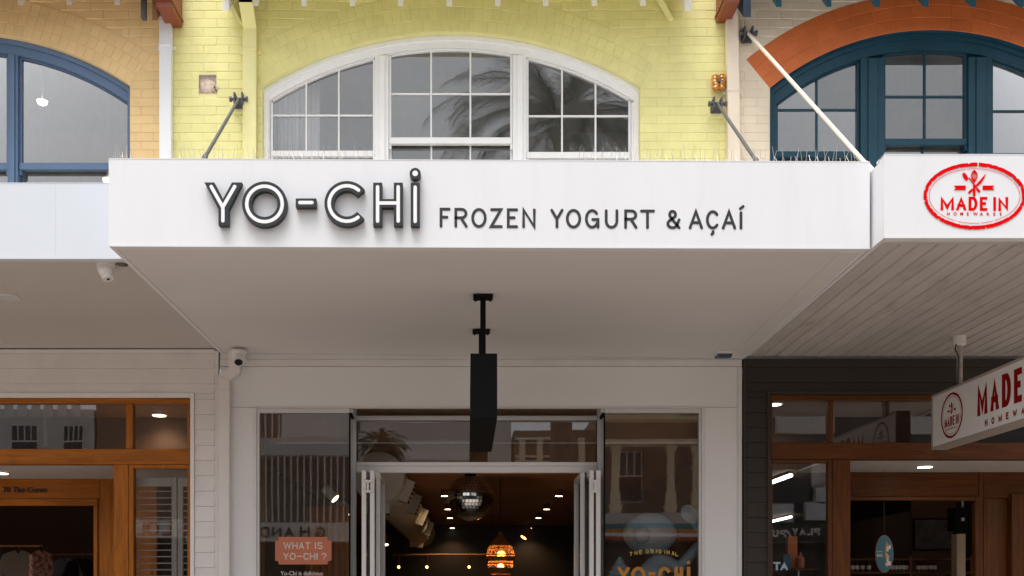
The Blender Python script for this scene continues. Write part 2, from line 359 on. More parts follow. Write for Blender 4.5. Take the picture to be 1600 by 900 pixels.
def ribbon(mb, pts, w, y0, y1, fr, cap='round', clampv=None):
    P = [Vector(p) for p in pts]
    closed = (P[0] - P[-1]).length < 1e-6 and len(P) > 3
    if closed: P = P[:-1]
    n = len(P); L, Rr = [], []
    for i in range(n):
        if closed or 0 < i < n - 1:
            a = (P[i] - P[i - 1]).normalized(); b = (P[(i + 1) % n] - P[i]).normalized()
            na, nb = Vector((-a.y, a.x)), Vector((-b.y, b.x))
            m = na + nb
            m = m.normalized() if m.length > 1e-4 else na
            k = min(1 / max(m.dot(na), 0.2), 2.6)
            o = m * k * w / 2
        else:
            a = (P[1] - P[0]).normalized() if i == 0 else (P[-1] - P[-2]).normalized()
            o = Vector((-a.y, a.x)) * w / 2
        L.append(P[i] + o); Rr.append(P[i] - o)
    out = None
    if not closed:
        a0 = (P[0] - P[1]).normalized(); a1 = (P[-1] - P[-2]).normalized()
        if cap == 'square':
            L[0] = L[0] + a0 * w / 2; Rr[0] = Rr[0] + a0 * w / 2; L[-1] = L[-1] + a1 * w / 2; Rr[-1] = Rr[-1] + a1 * w / 2
    if clampv:
        for q in L + Rr: q.y = min(max(q.y, clampv[0]), clampv[1])
    if closed: L.append(L[0].copy()); Rr.append(Rr[0].copy())
    bm = mb.bm; V = lambda p, y: bm.verts.new(fr(p.x, p.y, y))
    Lf = [V(p, y0) for p in L]; Rf = [V(p, y0) for p in Rr]; Lb = [V(p, y1) for p in L]; Rb = [V(p, y1) for p in Rr]
    for i in range(len(L) - 1):
        for q in ((Lf[i], Lf[i + 1], Rf[i + 1], Rf[i]), (Lb[i], Rb[i], Rb[i + 1], Lb[i + 1]), (Lf[i], Lb[i], Lb[i + 1], Lf[i + 1]), (Rf[i], Rf[i + 1], Rb[i + 1], Rb[i])):
            try: bm.faces.new(q)
            except Exception: pass
    if not closed:
        if cap == 'round':
            for c, dr in ((P[0], a0), (P[-1], a1)):
                nn = Vector((-dr.y, dr.x)); ring = [c + (nn * math.cos(math.pi * t / 8) + dr * math.sin(math.pi * t / 8)) * w / 2 for t in range(9)]
                mb.poly([(q.x, q.y) for q in ring], y0, y1, fr)
        else:
            for i in (0, -1): bm.faces.new((Lf[i], Rf[i], Rb[i], Lb[i]))
def glyph(mb, ch, x0, x1, zb, zt, w, th, fr, cap='round', eps=0.0003):
    paths = GL['C' if ch == 'Ç' else 'I2' if ch == 'Í' else ch]
    hw = w / 2
    bx0, bx1, bz0, bz1 = x0 + hw, x1 - hw, zb + hw, zt - hw
    if ch in 'IÍ': bx0 = bx1 = (x0 + x1) / 2
    for k, p in enumerate(paths):
        q = [(bx0 + u * (bx1 - bx0), bz0 + v * (bz1 - bz0)) for u, v in p]
        ribbon(mb, q, w, -th - eps * k, 0, fr, cap, (zb, zt) if cap == 'square' else None)
def word(text, x, zb, h, wfac, gap, w, th, fr, parent, m, cap='round', space=0.5, name='letter', wid=None):
    wid = wid or {}
    for ch in text:
        if ch == ' ': x += h * space; continue
        g = h * wfac * wid.get(ch, {'I': 0.28, 'M': 1.25, 'W': 1.45, 'O': 1.12, 'E': .88, 'L': .8, 'F': .85}.get(ch, 1.0))
        mb = MB(); glyph(mb, ch, x, x + g, zb, zb + h, w, th, fr, cap)
        mb.build(name, m, parent); x += g + gap
    return x
def text_mesh(name, body, size, th, fr, m, parent, x, z, xscale=1.0, bold=0.0):
    cu = bpy.data.curves.new(name, 'FONT'); cu.body = body; cu.size = size; cu.extrude = th / 2; cu.offset = bold; cu.resolution_u = 3
    o = bpy.data.objects.new(name, cu); COL.objects.link(o)
    dg = bpy.context.evaluated_depsgraph_get()
    me = bpy.data.meshes.new_from_object(o.evaluated_get(dg))
    bpy.data.objects.remove(o)
    for v in me.vertices:
        c = v.co; v.co = fr(x + c.x * xscale, z + c.y, -(c.z + th / 2))
    me.materials.clear(); me.materials.append(m)
    ob = bpy.data.objects.new(name, me); return link(ob, parent)

# ------------------------------------------------------------------ ground
g = MB().face([(-300, -300, 0), (300, -300, 0), (300, 300, 0), (-300, 300, 0)]).build('ground', MT['ground']); g['kind'] = 'structure'; g['label'] = 'brick paved pedestrian street in front of the shops'

# ------------------------------------------------------------------ the three upper house fronts
ZB, ZT = PZ(420), PZ(-60)
brick_cache = {}
def brick_mesh(L, Hh, m, dep=0.016):
    key = (round(L, 3), round(Hh, 3), m.name)
    if key not in brick_cache:
        mb = MB(); a, b, i = L / 2, Hh / 2, 0.0042
        back = [(-a, dep, -b), (a, dep, -b), (a, dep, b), (-a, dep, b)]
        mid = [(-a, 0.002, -b), (a, 0.002, -b), (a, 0.002, b), (-a, 0.002, b)]
        fr_ = [(-a + i, 0, -b + i), (a - i, 0, -b + i), (a - i, 0, b - i), (-a + i, 0, b - i)]
        vb = [mb.bm.verts.new(p) for p in back]; vm = [mb.bm.verts.new(p) for p in mid]; vf = [mb.bm.verts.new(p) for p in fr_]
        mb.bm.faces.new(vf)
        for j in range(4):
            k = (j + 1) % 4
            mb.bm.faces.new((vb[j], vb[k], vm[k], vm[j])); mb.bm.faces.new((vm[j], vm[k], vf[k], vf[j]))
        bmesh.ops.recalc_face_normals(mb.bm, faces=mb.bm.faces)
        me = bpy.data.meshes.new('brick'); mb.bm.to_mesh(me); mb.bm.free(); me.materials.append(m)
        brick_cache[key] = me
    return brick_cache[key]
COURSE, BL, JT = 0.0832, 0.2395, 0.004
def upper_front(label, x0, x1, cx, top, rad, halfw, wallm, archm, vis=(-60, 1660), holes=(), rings=3):
    xa, xb = PX(x0), PX(x1)
    b = thing('terrace_building', label, 'building', ((xa + xb) / 2, DW, 0))
    ax, az_, ar, ah = PX(cx), PZ(top + rad), rad * S, halfw * S
    azs = lambda x, r: az_ + math.sqrt(max(r * r - (x - ax) ** 2, 0))
    # backing wall with the arched opening
    y = DW + 0.0005; mb = MB()
    N = 40; xl, xr = max(xa, ax - ah), min(xb, ax + ah)
    xs = [xl + (xr - xl) * i / N for i in range(N + 1)]
    if xl > xa and holes:
        h0, h1, g0, g1 = holes[0]
        for q in ((xa, h0, ZB, ZT + 1.2), (h1, xl, ZB, ZT + 1.2), (h0, h1, ZB, g0), (h0, h1, g1, ZT + 1.2)): mb.face([(q[0], y, q[2]), (q[1], y, q[2]), (q[1], y, q[3]), (q[0], y, q[3])])
    elif xl > xa: mb.face([(xa, y, ZB), (xl, y, ZB), (xl, y, ZT + 1.2), (xa, y, ZT + 1.2)])
    if xr < xb: mb.face([(xr, y, ZB), (xb, y, ZB), (xb, y, ZT + 1.2), (xr, y, ZT + 1.2)])
    mb.strip([(x, y, azs(x, ar)) for x in xs], [(x, y, ZT + 1.2) for x in xs])
    zs = PZ(385)
    mb.face([(xl, y, ZB), (xr, y, ZB), (xr, y, zs), (xl, y, zs)])
    path = [(x, azs(x, ar)) for x in xs]
    if xl > xa: path = [(xl, zs)] + path
    if xr < xb: path = path + [(xr, zs)]
    mb.build('wall', wallm, b)
    boxo('spandrel', MT['deck'], b, xa, xb, DW + .085, DW + .12, PZ(572), ZB + .06)
    MB().strip([(px, y - .0012, pz) for px, pz in path], [(px, y + 0.16, pz) for px, pz in path]).build('window_reveal', MT['teal'] if archm is MT['orange'] else wallm, b)
    # arch rings of bricks on edge, on a backing of the same paint
    th = math.asin(ah / ar); rt = 0.114
    rN = ar + rings * (rt + .004)
    MB().strip([(ax + ar * math.sin(-th + 2 * th * i / 40), DW - .0005, az_ + ar * math.cos(-th + 2 * th * i / 40)) for i in range(41)], [(ax + rN * math.sin(-th + 2 * th * i / 40), DW - .0005, az_ + rN * math.cos(-th + 2 * th * i / 40)) for i in range(41)]).build('arch_bedding', archm, b)
    for k in range(rings):
        r0 = ar + 0.003 + k * (rt + 0.004); r1 = r0 + rt
        n = int(2 * th * (r0 + rt / 2) / 0.0865)
        if archm is MT['orange']: n = int(n / 2.1)
        off = (k % 2) * 0.5
        for i in range(n + (1 if off else 0)):
            a0 = -th + 2 * th * max(0, (i - off)) / n; a1 = -th + 2 * th * min(n, (i + 1 - off)) / n
            jj = JT * 0.45 / r0; a0 += jj; a1 -= jj
            if a1 - a0 < 0.006: continue
            P = [(ax + r * math.sin(a), az_ + r * math.cos(a)) for r, a in ((r0, a0), (r1, a0), (r1, a1), (r0, a1))]
            mxp = sum(p[0] for p in P) / 4; pxx = CX + mxp / S; pzz = CY - (sum(p[1] for p in P) / 4 - H) / S
            if not (vis[0] < pxx < vis[1]) or pzz < -25 or mxp < xa or mxp > xb: continue
            pr = rnd.uniform(-0.0015, 0.0015)
            cxm = mxp; czm = sum(p[1] for p in P) / 4
            Q = [(cxm + (p[0] - cxm) * 0.95, czm + (p[1] - czm) * 0.95) for p in P]
            m_ = MB(); vb = [m_.bm.verts.new((p[0], DW + 0.012, p[1])) for p in P]; vm = [m_.bm.verts.new((p[0], DW - 0.0012 + pr, p[1])) for p in P]; vf = [m_.bm.verts.new((p[0], DW - 0.0035 + pr, p[1])) for p in Q]
            m_.bm.faces.new(vf)
            for j in range(4):
                kk = (j + 1) % 4; m_.bm.faces.new((vb[j], vb[kk], vm[kk], vm[j])); m_.bm.faces.new((vm[j], vm[kk], vf[kk], vf[j]))
            m_.build('arch_brick', archm, b)
    # stretcher bond bricks
    ro = ar + rings * (rt + 0.004) + 0.002
    far = MB(); far_n = near_n = 0
    zlo, zhi = PZ(262), PZ(-18)
    nrow = int((zhi - zlo) / COURSE)
    sk0 = (ax - ro * math.sin(th), az_ + ro * math.cos(th)); sk1 = (ax - ar * math.sin(th), az_ + ar * math.cos(th))
    for r in range(nrow + 1):
        za = zlo + r * COURSE + JT / 2; zb2 = za + COURSE - JT
        zm = (za + zb2) / 2
        # blocked half width round the window axis at this course
        zl = za
        if zl > az_ + ro: blk = 0
        elif zl >= sk0[1]: blk = math.sqrt(max(ro * ro - (zl - az_) ** 2, 0))
        elif zl >= sk1[1]:
            t = (zb2 - sk1[1]) / (sk0[1] - sk1[1]); t = min(max(t, 0), 1); blk = ah + t * (ro * math.sin(th) - ah)
        else: blk = ah if zb2 < sk1[1] + 0.01 else ah + (zb2 - sk1[1]) / (sk0[1] - sk1[1]) * (ro * math.sin(th) - ah)
        ints = [(xa, xb)] if blk == 0 else [(xa, ax - blk), (ax + blk, xb)]
        for hx0, hx1, hz0, hz1 in holes:
            if zb2 > hz0 and za < hz1:
                nn = []
                for a, c in ints:
                    if hx0 > a and hx1 < c: nn += [(a, hx0), (hx1, c)]
                    else: nn.append((a, c))
                ints = nn
        for a, c in ints:
            if c - a < 0.03: continue
            k0 = int((a - 0) // BL) - 1
            o = (r % 2) * BL / 2
            k = k0
            while True:
                s0 = k * BL + o; s1 = s0 + BL; k += 1
                if s0 > c: break
                e0, e1 = max(s0, a), min(s1, c)
                L = e1 - e0 - JT
                if L < 0.03: continue
                L = round(L / 0.006) * 0.006
                pm = CX + (e0 + e1) / 2 / S
                if not (vis[0] < pm < vis[1]):
                    u0, u1, i_ = (e0 + e1 - L) / 2, (e0 + e1 + L) / 2, .004
                    for q in ([(u0 + i_, DW - .0035, za + i_), (u1 - i_, DW - .0035, za + i_), (u1 - i_, DW - .0035, zb2 - i_), (u0 + i_, DW - .0035, zb2 - i_)],):
                        far.face(q); far_n += 1
                        o_ = [(u0, DW + .002, za), (u1, DW + .002, za), (u1, DW + .002, zb2), (u0, DW + .002, zb2)]
                        for j_ in range(4): far.face([o_[j_], o_[(j_ + 1) % 4], q[(j_ + 1) % 4], q[j_]])
                    continue
                near_n += 1
                inst('brick', brick_mesh(L, zb2 - za, wallm), b, ((e0 + e1) / 2, DW - 0.0035 + rnd.uniform(-0.0012, 0.001), zm), (rnd.uniform(-.006, .006), rnd.uniform(-.004, .004), rnd.uniform(-.003, .003)))
    if far_n: far.build('brick', wallm, b, kind='stuff')
    else: far.bm.free()
    print('bricks', near_n, far_n)
    return b, (ax, az_, ar, ah)

hx0, hx1, hz0, hz1 = PX(311), PX(338), PZ(146), PZ(117)
HB_peach, A_peach = upper_front('peach painted brick upper storey with the dusty blue arched window', -700, 258, -64, 50, 470, 267, MT['peach'], MT['peach'], vis=(-40, 1700))
HB_yel, A_yel = upper_front('yellow green painted brick upper storey with the white arched window', 258.5, 1139.5, 705, 50, 560, 295, MT['yellow'], MT['yellow'], holes=[(hx0, hx1, hz0, hz1)])
HB_cream, A_cream = upper_front('cream painted brick upper storey with orange arch and dark teal window', 1140, 2300, 1456, 47, 398, 253, MT['cream'], MT['orange'], vis=(0, 1640))
# broken square hole in the yellow wall
m_ = MB(); yb_ = DW + .022
m_.face([(hx0, yb_, hz0), (hx1, yb_, hz0), (hx1, yb_, hz1), (hx0, yb_, hz1)])
m_.strip([(hx0, DW - .003, hz0), (hx1, DW - .003, hz0), (hx1, DW - .003, hz1), (hx0, DW - .003, hz1), (hx0, DW - .003, hz0)], [(hx0, yb_, hz0), (hx1, yb_, hz0), (hx1, yb_, hz1), (hx0, yb_, hz1), (hx0, yb_, hz0)])
m_.build('broken_patch', mat('grey_broken_brick', (0.58, 0.49, 0.44), 0.95, var=0.3, vscale=30, bump=1.0, bscale=60), HB_yel)
rr_ = random.Random(12); m_ = MB(); hc = ((hx0 + hx1) / 2 - .004, (hz0 + hz1) / 2 - .014)
ring = lambda k, y_: [(hc[0] + k * .076 * math.cos(a * .3927) * (1.06 if a % 2 else .95), y_, hc[1] + k * .072 * math.sin(a * .3927) * (1.04 if a % 3 else .93)) for a in range(17)]
m_.strip(ring(1, yb_ - .002), ring(.82, DW + .012)); m_.strip(ring(.82, DW + .012), ring(.4, DW + .004)); m_.face(ring(.4, DW + .004)[:16]); m_.build('mortar_lump', MT['exposed'], HB_yel)
for k_ in range(7):
    x_, z_ = hx1 + rr_.uniform(-.02, .02), hz0 + rr_.uniform(-.02, .06); m_ = MB(); m_.poly([(x_ + rr_.uniform(.008, .018) * math.cos(a), z_ + rr_.uniform(.008, .016) * math.sin(a)) for a in (0, 1.1, 2.2, 3.3, 4.4, 5.4)], DW - .0085, DW - .002); m_.build('paint_flake', MT['exposed'], HB_yel)

# ---- arched windows
def arched_window(b, A, frm_m, sashes, rin_px, mull, jambs, y_f, curtain=None, side=None):
    ax, az_, ar, ah = A; rin = rin_px * S; zbot = PZ(385)
    zr = lambda x, r: az_ + math.sqrt(max(r * r - (x - ax) ** 2, 0))
    fx0, fx1 = jambs[0], jambs[3]            # outer jamb edges
    # head and jambs in one frame
    N = 48
    def clip(x): return min(max(x, fx0), fx1)
    mb = MB()
    xs = [fx0 + (fx1 - fx0) * i / N for i in range(N + 1)]
    ro = ar - 0.002
    f1 = lambda x: zr(x, ro); f2 = lambda x: zr(x, rin + 0.012)
    A0 = [(x, y_f, f1(x)) for x in xs]; B0 = [(x, y_f, f2(x)) for x in xs]
    A1 = [(x, y_f + .1, f1(x)) for x in xs]; B1 = [(x, y_f + .1, f2(x)) for x in xs]
    mb.strip(A0, B0); mb.strip(B0, B1); mb.strip(A1, A0)
    # raised outer bead
    f3 = lambda x: zr(x, ro - 0.045)
    A2 = [(x, y_f - .022, f1(x)) for x in xs]; B2 = [(x, y_f - .022, f3(x)) for x in xs]; B3 = [(x, y_f, f3(x)) for x in xs]
    mb.strip(A2, B2); mb.strip(B2, B3)
    wn = mb.build('window', frm_m, b)
    for (a, c) in [(jambs[0], jambs[1]), (jambs[2], jambs[3])]:
        if c > a: 
            m1 = MB(); zt = min(f2(a if a > fx0 else c), f2(c)) + .01
            m1.box(a, c, y_f + .001, y_f + .1, zbot, zt)
            oa, oc = (a, a + .05) if a == fx0 else (c - .05, c)
            m1.box(oa, oc, y_f - .02, y_f + .0005, zbot, min(f1(oa), f1(oc)) - .002, .004)
            m1.build('jamb', frm_m, wn)
    for (a, c) in mull:
        m1 = MB(); zt = min(f2(a), f2(c)) + .012
        m1.box(a, c, y_f + .002, y_f + .1, zbot, zt)
        wdt = c - a
        m1.box(a + wdt * .3, c - wdt * .3 if wdt > .2 else c - wdt * .25, y_f - .015, y_f + .0015, zbot, zt - .01, .004)
        m1.build('mullion', frm_m, wn)
    for sname, a, c, vb, hb, rail in sashes:      # glass edges, vertical bars, horizontal bar z, meeting rail (z0,z1)
        ys = y_f + 0.035; st = 0.022; bw = 0.0085
        # sash stiles and head, lapped inside the frame
        m1 = MB(); NS = 14
        xs2 = [a + (c - a) * i / NS for i in range(NS + 1)]
        for p, q in (((a - st), a), (c, (c + st))): m1.box(p, q, ys, ys + .04, rail[1] - .01, min(zr(p, rin), zr(q, rin)) + .01)
        r2 = rin + st
        o1 = [(x, ys, zr(x, rin + .03)) for x in xs2]; o2 = [(x, ys, zr(x, rin)) for x in xs2]; o3 = [(x, ys + .04, zr(x, rin)) for x in xs2]
        m1.strip(o1, o2); m1.strip(o2, o3)
        m1.box(a - st, c + st, ys - .012, ys + .04, rail[0], rail[1], .004)
        # little horns under the stiles
        for p in (a - st, c): m1.box(p, p + st, ys - .004, ys + .036, rail[0] - .05, rail[0])
        m1.build('sash', frm_m, wn)
        # lower sash
        yl = ys + .05; m1 = MB()
        for p, q in (((a - st), a), (c, (c + st))): m1.box(p, q, yl, yl + .035, zbot, rail[0] + .03)
        m1.box(a - st, c + st, yl + .002, yl + .033, zbot, zbot + .07)
        m1.build('sash', frm_m, wn)
        cols = [a] + vb + [c]
        for x in vb:
            mb2 = MB(); mb2.box(x - bw, x + bw, ys + .004, ys + .032, rail[1] - .002, zr(x, rin) + .01, .003)
            mb2.build('glazing_bar', frm_m, wn)
            boxo('glazing_bar', frm_m, wn, x - bw, x + bw, yl + .004, yl + .03, zbot + .05, rail[0] + .02, .003)
        if hb is not None:
            for i in range(len(cols) - 1):
                boxo('glazing_bar', frm_m, wn, cols[i] + (bw if i else 0), cols[i + 1] - (bw if i < len(cols) - 2 else 0), ys + .006, ys + .030, hb - bw, hb + bw, .003)
        yg = ys + .022
        for i in range(len(cols) - 1):
            p, q = cols[i], cols[i + 1]; n = 6
            top = [(p + (q - p) * t / n) for t in range(n + 1)]
            ty = rnd.uniform(-.0008, .0008); tz = rnd.uniform(-.0008, .0008)
            def pane(pts):
                cxp = sum(t[0] for t in pts) / len(pts); czp = sum(t[1] for t in pts) / len(pts)
                a_, b_ = rnd.uniform(-.003, .003), rnd.uniform(-.003, .003)
                MB().face([(u, yg + (u - cxp) * a_ + (v - czp) * b_, v) for u, v in pts]).build('pane', MT['glass_old'], wn)
            if hb is not None:
                pane([(p, hb), (q, hb)] + [(x, zr(x, rin) + .004) for x in reversed(top)])
                pane([(p, rail[1]), (q, rail[1]), (q, hb), (p, hb)])
            else:
                pane([(p, rail[1]), (q, rail[1])] + [(x, zr(x, rin) + .004) for x in reversed(top)])
            yg2 = yl + .018
            MB().face([(p, yg2, zbot + .05), (q, yg2, zbot + .05), (q, yg2 + .001, rail[0] + .01), (p, yg2 + .001, rail[0] + .01)]).build('pane', MT['glass_old'], wn)
    return wn
X = PX; Z = PZ
YF = DW + 0.075
arched_window(HB_yel, A_yel, MT['white'], [
    ('l', X(423), X(581), [X(475.5), X(527)], Z(171), (Z(237), Z(228))),
    ('c', X(610), X(798), [X(673), X(735)], Z(137), (Z(217), Z(207))),
    ('r', X(827), X(985), [X(880), X(933)], Z(172), (Z(240), Z(230)))],
    540, [(X(585), X(606)), (X(802), X(823))], (X(410), X(419), X(989), X(1000)), YF)
arched_window(HB_cream, A_cream, MT['teal'], [
    ('l', X(1221), X(1346), [X(1283)], Z(162), (Z(238), Z(229))),
    ('c', X(1391), X(1516), [X(1454)], Z(141), (Z(219), Z(209))),
    ('r', X(1561), X(1691), [X(1628)], Z(164), (Z(241), Z(232)))],
    373, [(X(1350), X(1387)), (X(1520), X(1557))], (X(1203), X(1217), X(1695), X(1709)), YF)
arched_window(HB_peach, A_peach, MT['blue'], [
    ('c', X(-150), X(2), [], None, (Z(258), Z(247))),
    ('r', X(26), X(193), [], None, (Z(258), Z(247))),],
    447, [(X(6), X(22))], (X(-331), X(-322), X(196), X(204)), YF)
# rooms behind the upper windows
def room(name, x0, x1, y0, y1, z0, z1, mw, mf=None, mc=None, mbk=None, open_front=True):
    t = [('floor', mf or mw, [(x0, y0, z0), (x1, y0, z0), (x1, y1, z0), (x0, y1, z0)]), ('ceiling', mc or mw, [(x0, y0, z1), (x1, y0, z1), (x1, y1, z1), (x0, y1, z1)]),
         ('back_wall', mbk or mw, [(x0, y1, z0), (x1, y1, z0), (x1, y1, z1), (x0, y1, z1)]), ('side_wall', mw, [(x0, y0, z0), (x0, y1, z0), (x0, y1, z1), (x0, y0, z1)]),
         ('side_wall', mw, [(x1, y0, z0), (x1, y1, z0), (x1, y1, z1), (x1, y0, z1)])]
    r = bpy.data.objects.new(name, None); COL.objects.link(r); r['kind'] = 'structure'; r.location = ((x0 + x1) / 2, y0, z0)
    for nm, m, p in t: MB().face(p).build(nm, m, r)
    return r
room('upstairs_room', PX(262), PX(1136), DW + .2, DW + 4.2, ZB + .01, ZT + .3, MT['room_grey'])
room('upstairs_room', PX(-690), PX(254), DW + .2, DW + 4.2, ZB + .01, ZT + .3, MT['room_grey'])
room('upstairs_room', PX(1144), PX(2290), DW + .2, DW + 4.2, ZB + .01, ZT + .3, MT['room_grey'])
# curtain behind the left sash of the white window
cur = MB(); n = 60; cx0, cx1 = PX(420, 9.9), PX(500, 9.9)
pts = [(cx0 + (cx1 - cx0) * i / n, 9.9 + .022 * math.sin(i * 0.9) + .012 * math.sin(i * 2.3)) for i in range(n + 1)]
cur.strip([(x, y, PZ(60)) for x, y in pts], [(x, y, PZ(400)) for x, y in pts])
tag(cur.build('curtain', MT['curtain'], None, smooth=True), 'white pleated curtain hanging behind the white arched window', 'curtain')
v = MB()
for i in range(3):
    for j in range(3): v.box(PX(501 + i * 6, 10.2), PX(505 + i * 6, 10.2), 10.19, 10.2, PZ(104 + j * 6 + 4, 10.2), PZ(104 + j * 6, 10.2))

for lab, px, py, D in (('lit ceiling lamp in the room behind the dusty blue window', 66, 158, 11.5), ('second lit lamp low behind the dusty blue window', 168, 280, 12.5)):
    t = thing('ceiling_lamp', lab, 'ceiling lamp', (PX(px, D), D, PZ(py, D)))
    MB().lathe((PX(px, D), D, PZ(py, D)), [(.06, 0), (.05, -.03), (.02, -.045)], 16).build('globe', MT['lamp'], t, smooth=True)
    MB().tube((PX(px, D), D, PZ(py, D) + .001), (PX(px, D), D, ZT + .29), .006, n=6).build('cord', MT['room_grey'], t)
# ---- eaves
def eaves(b, x0, x1, tails, tm, boardm, end_l=True, end_r=True, ymm=8.0):
    De = 9.31; ze = PZ(ymm, De); zw = ze + 0.30
    xa, xb = PX(x0, De), PX(x1, De)
    mb = MB()
    for i in range(int((xb - xa) / 0.11)):
        pass
    n = 2
    for i in range(n + 1):                        # lining boards run along the eave
        t0 = i / (n + 1); t1 = (i + 1) / (n + 1) - 0.008
        y0, y1 = De + (DW - De) * t0, De + (DW - De) * t1; z0, z1 = ze + .105 + (zw - ze) * t0, ze + .105 + (zw - ze) * t1
        MB().hexa([(xa, y0, z0), (xb, y0, z0), (xb, y1, z1), (xa, y1, z1)], [(xa, y0, z0 + .02), (xb, y0, z0 + .02), (xb, y1, z1 + .02), (xa, y1, z1 + .02)]).build('eave_board', boardm, b)
    rf = MB().hexa([(xa - .03, De - .14, ze + .115), (xb + .03, De - .14, ze + .115), (xb + .03, DW, zw + .15), (xa - .03, DW, zw + .15)], [(xa - .03, De - .14, ze + .20), (xb + .03, De - .14, ze + .20), (xb + .03, DW, zw + .24), (xa - .03, DW, zw + .24)])
    rf.build('eave_roof', MT['redbrown'], b)
    gd, gz = (9.02, H + 5.50) if tm is MT['teal_light'] else (9.1, H + 5.54)  # gutter and lip are added out of view to deepen shade under the eaves
    MB().box(xa - .05, xb + .05, gd - .06, gd + .07, gz, gz + .12, .02).build('added_gutter', boardm, b)
    MB().hexa([(xa - .03, gd + .071, gz + .02), (xb + .03, gd + .071, gz + .02), (xb + .03, De + .02, ze + .17), (xa - .03, De + .02, ze + .17)], [(xa - .03, gd + .071, gz + .09), (xb + .03, gd + .071, gz + .09), (xb + .03, De + .02, ze + .22), (xa - .03, De + .02, ze + .22)]).build('added_eave_lip', boardm, b)
    for px in tails:
        x = PX(px, De); w_ = 0.024
        MB().hexa([(x - w_, De, ze), (x + w_, De, ze), (x + w_, DW, zw), (x - w_, DW, zw)], [(x - w_, De, ze + .1), (x + w_, De, ze + .1), (x + w_, DW, zw + .1), (x - w_, DW, zw + .1)]).build('rafter_tail', tm, b)
    return De, ze, zw
De, ze, zw = eaves(HB_yel, 352, 1078, [399, 475, 551, 626, 702, 778, 853, 929, 1005], MT['white'], MT['yellow_trim'], ymm=9.5)
def brace(b, x0, z0, x1, z1, m):
    MB().hexa([(x0 - .02, DW - .05, z0), (x0 + .02, DW - .05, z0), (x0 + .02, DW - .006, z0), (x0 - .02, DW - .006, z0)], [(x1 - .02, DW - .12, z1), (x1 + .02, DW - .12, z1), (x1 + .02, DW - .06, z1), (x1 - .02, DW - .06, z1)]).build('eave_brace', m, b)
def barge(b, x, w_, De, ze, zw, m, dn=.03, up=.16):
    MB().hexa([(x - w_, De - .03, ze - dn), (x + w_, De - .03, ze - dn), (x + w_, DW, zw - dn), (x - w_, DW, zw - dn)],
              [(x - w_, De - .03, ze + up), (x + w_, De - .03, ze + up), (x + w_, DW, zw + up), (x - w_, DW, zw + up)]).build('barge_board', m, b)
barge(HB_yel, PX(354, De), .03, De, ze, zw, MT['white'], .06); barge(HB_yel, PX(1074, De), .03, De, ze, zw, MT['white'], .06)
brace(HB_yel, PX(1047), PZ(33), PX(1020), PZ(-6), MT['yellow_trim']); brace(HB_yel, PX(378), PZ(42), PX(356), PZ(4), MT['yellow_trim'])
De, ze, zw = eaves(HB_peach, -560, 246, [-44, 32, 108, 183], MT['cream_trim'], MT['darkbrown'])
barge(HB_peach, PX(243, De), .02, De, ze, zw, MT['darkbrown'], .16)
MB().box(PX(219, De), PX(226, De), De + .02, De + .07, PZ(26, De), PZ(-30, De)).build('eave_bracket', MT['grey_steel'], HB_peach)
De, ze, zw = eaves(HB_cream, 1178, 1960, [1217, 1295, 1371, 1447, 1521, 1596, 1672], MT['teal_light'], MT['navy'], ymm=11)
barge(HB_cream, PX(1166, De), .035, De, ze, zw, MT['navy'], .11)
# red brown rainwater heads at the party walls
for bb, a, c, yb in ((HB_peach, 248, 273, 20), (HB_cream, 1129, 1152, 13)):
    D = 9.32; m_ = MB()
    m_.box(PX(a, D), PX(c, D), D - .1, DW - .005, PZ(yb, D), PZ(-45, D), .008)
    m_.box(PX(a, D) - .012, PX(c, D) + .012, D - .12, DW - .006, PZ(yb, D) + .05, PZ(yb, D) + .075, .004)
    m_.build('gutter_box', MT['redbrown'], bb)

# ---- drainpipes on the upper wall
def drainpipe(label, m, path, w_, dp, straps=()):
    t = thing('drainpipe', label, 'drainpipe', path[-1])
    for i in range(len(path) - 1):
        (x0, y0, z0), (x1, y1, z1) = path[i], path[i + 1]
        if abs(z1 - z0) > abs(y1 - y0) * 0.9:
            MB().hexa([(x0 - w_, y0 - dp, z0), (x0 + w_, y0 - dp, z0), (x0 + w_, y0 + dp, z0), (x0 - w_, y0 + dp, z0)],
                      [(x1 - w_, y1 - dp, z1), (x1 + w_, y1 - dp, z1), (x1 + w_, y1 + dp, z1), (x1 - w_, y1 + dp, z1)]).build('pipe', m, t)
        else:
            MB().hexa([(x0 - w_, y0 - dp, z0), (x0 + w_, y0 - dp, z0), (x0 + w_, y0 - dp, z0 + 2 * dp), (x0 - w_, y0 - dp, z0 + 2 * dp)],
                      [(x1 - w_, y1 + dp, z1 - dp), (x1 + w_, y1 + dp, z1 - dp), (x1 + w_, y1 + dp, z1 + dp), (x1 - w_, y1 + dp, z1 + dp)]).build('pipe_bend', m, t)
    x, y, z = path[-1]
    for zz, s_ in straps:
        xx = path[-2][0] + (path[-1][0] - path[-2][0]) * (zz - path[-2][2]) / (path[-1][2] - path[-2][2])
        mb = MB(); mb.box(xx - w_ - .005, xx + w_ + .005, y - dp - .005, DW - .004, zz - .013, zz + .013, .003)
        mb.box(xx - w_ - .03, xx + w_ + .03, DW - .02, DW - .005, zz - .016, zz + .016)
        mb.tube((xx + w_ + .02, DW - .02, zz), (xx + w_ + .02, DW - .034, zz), .014)
        mb.build('strap', m, t)
    return t
yp = DW - .05
drainpipe('white square drainpipe between the peach and yellow walls', MT['fascia'], [(PX(262), yp, PZ(14)), (PX(262), yp, PZ(280))], .054, .035, [(PZ(77), 1)])
drainpipe('cream square drainpipe between the yellow and cream walls', MT['cream_trim'], [(PX(1140.5), yp, PZ(6)), (PX(1144), yp, PZ(280))], .056, .035, [(PZ(147), 1)])
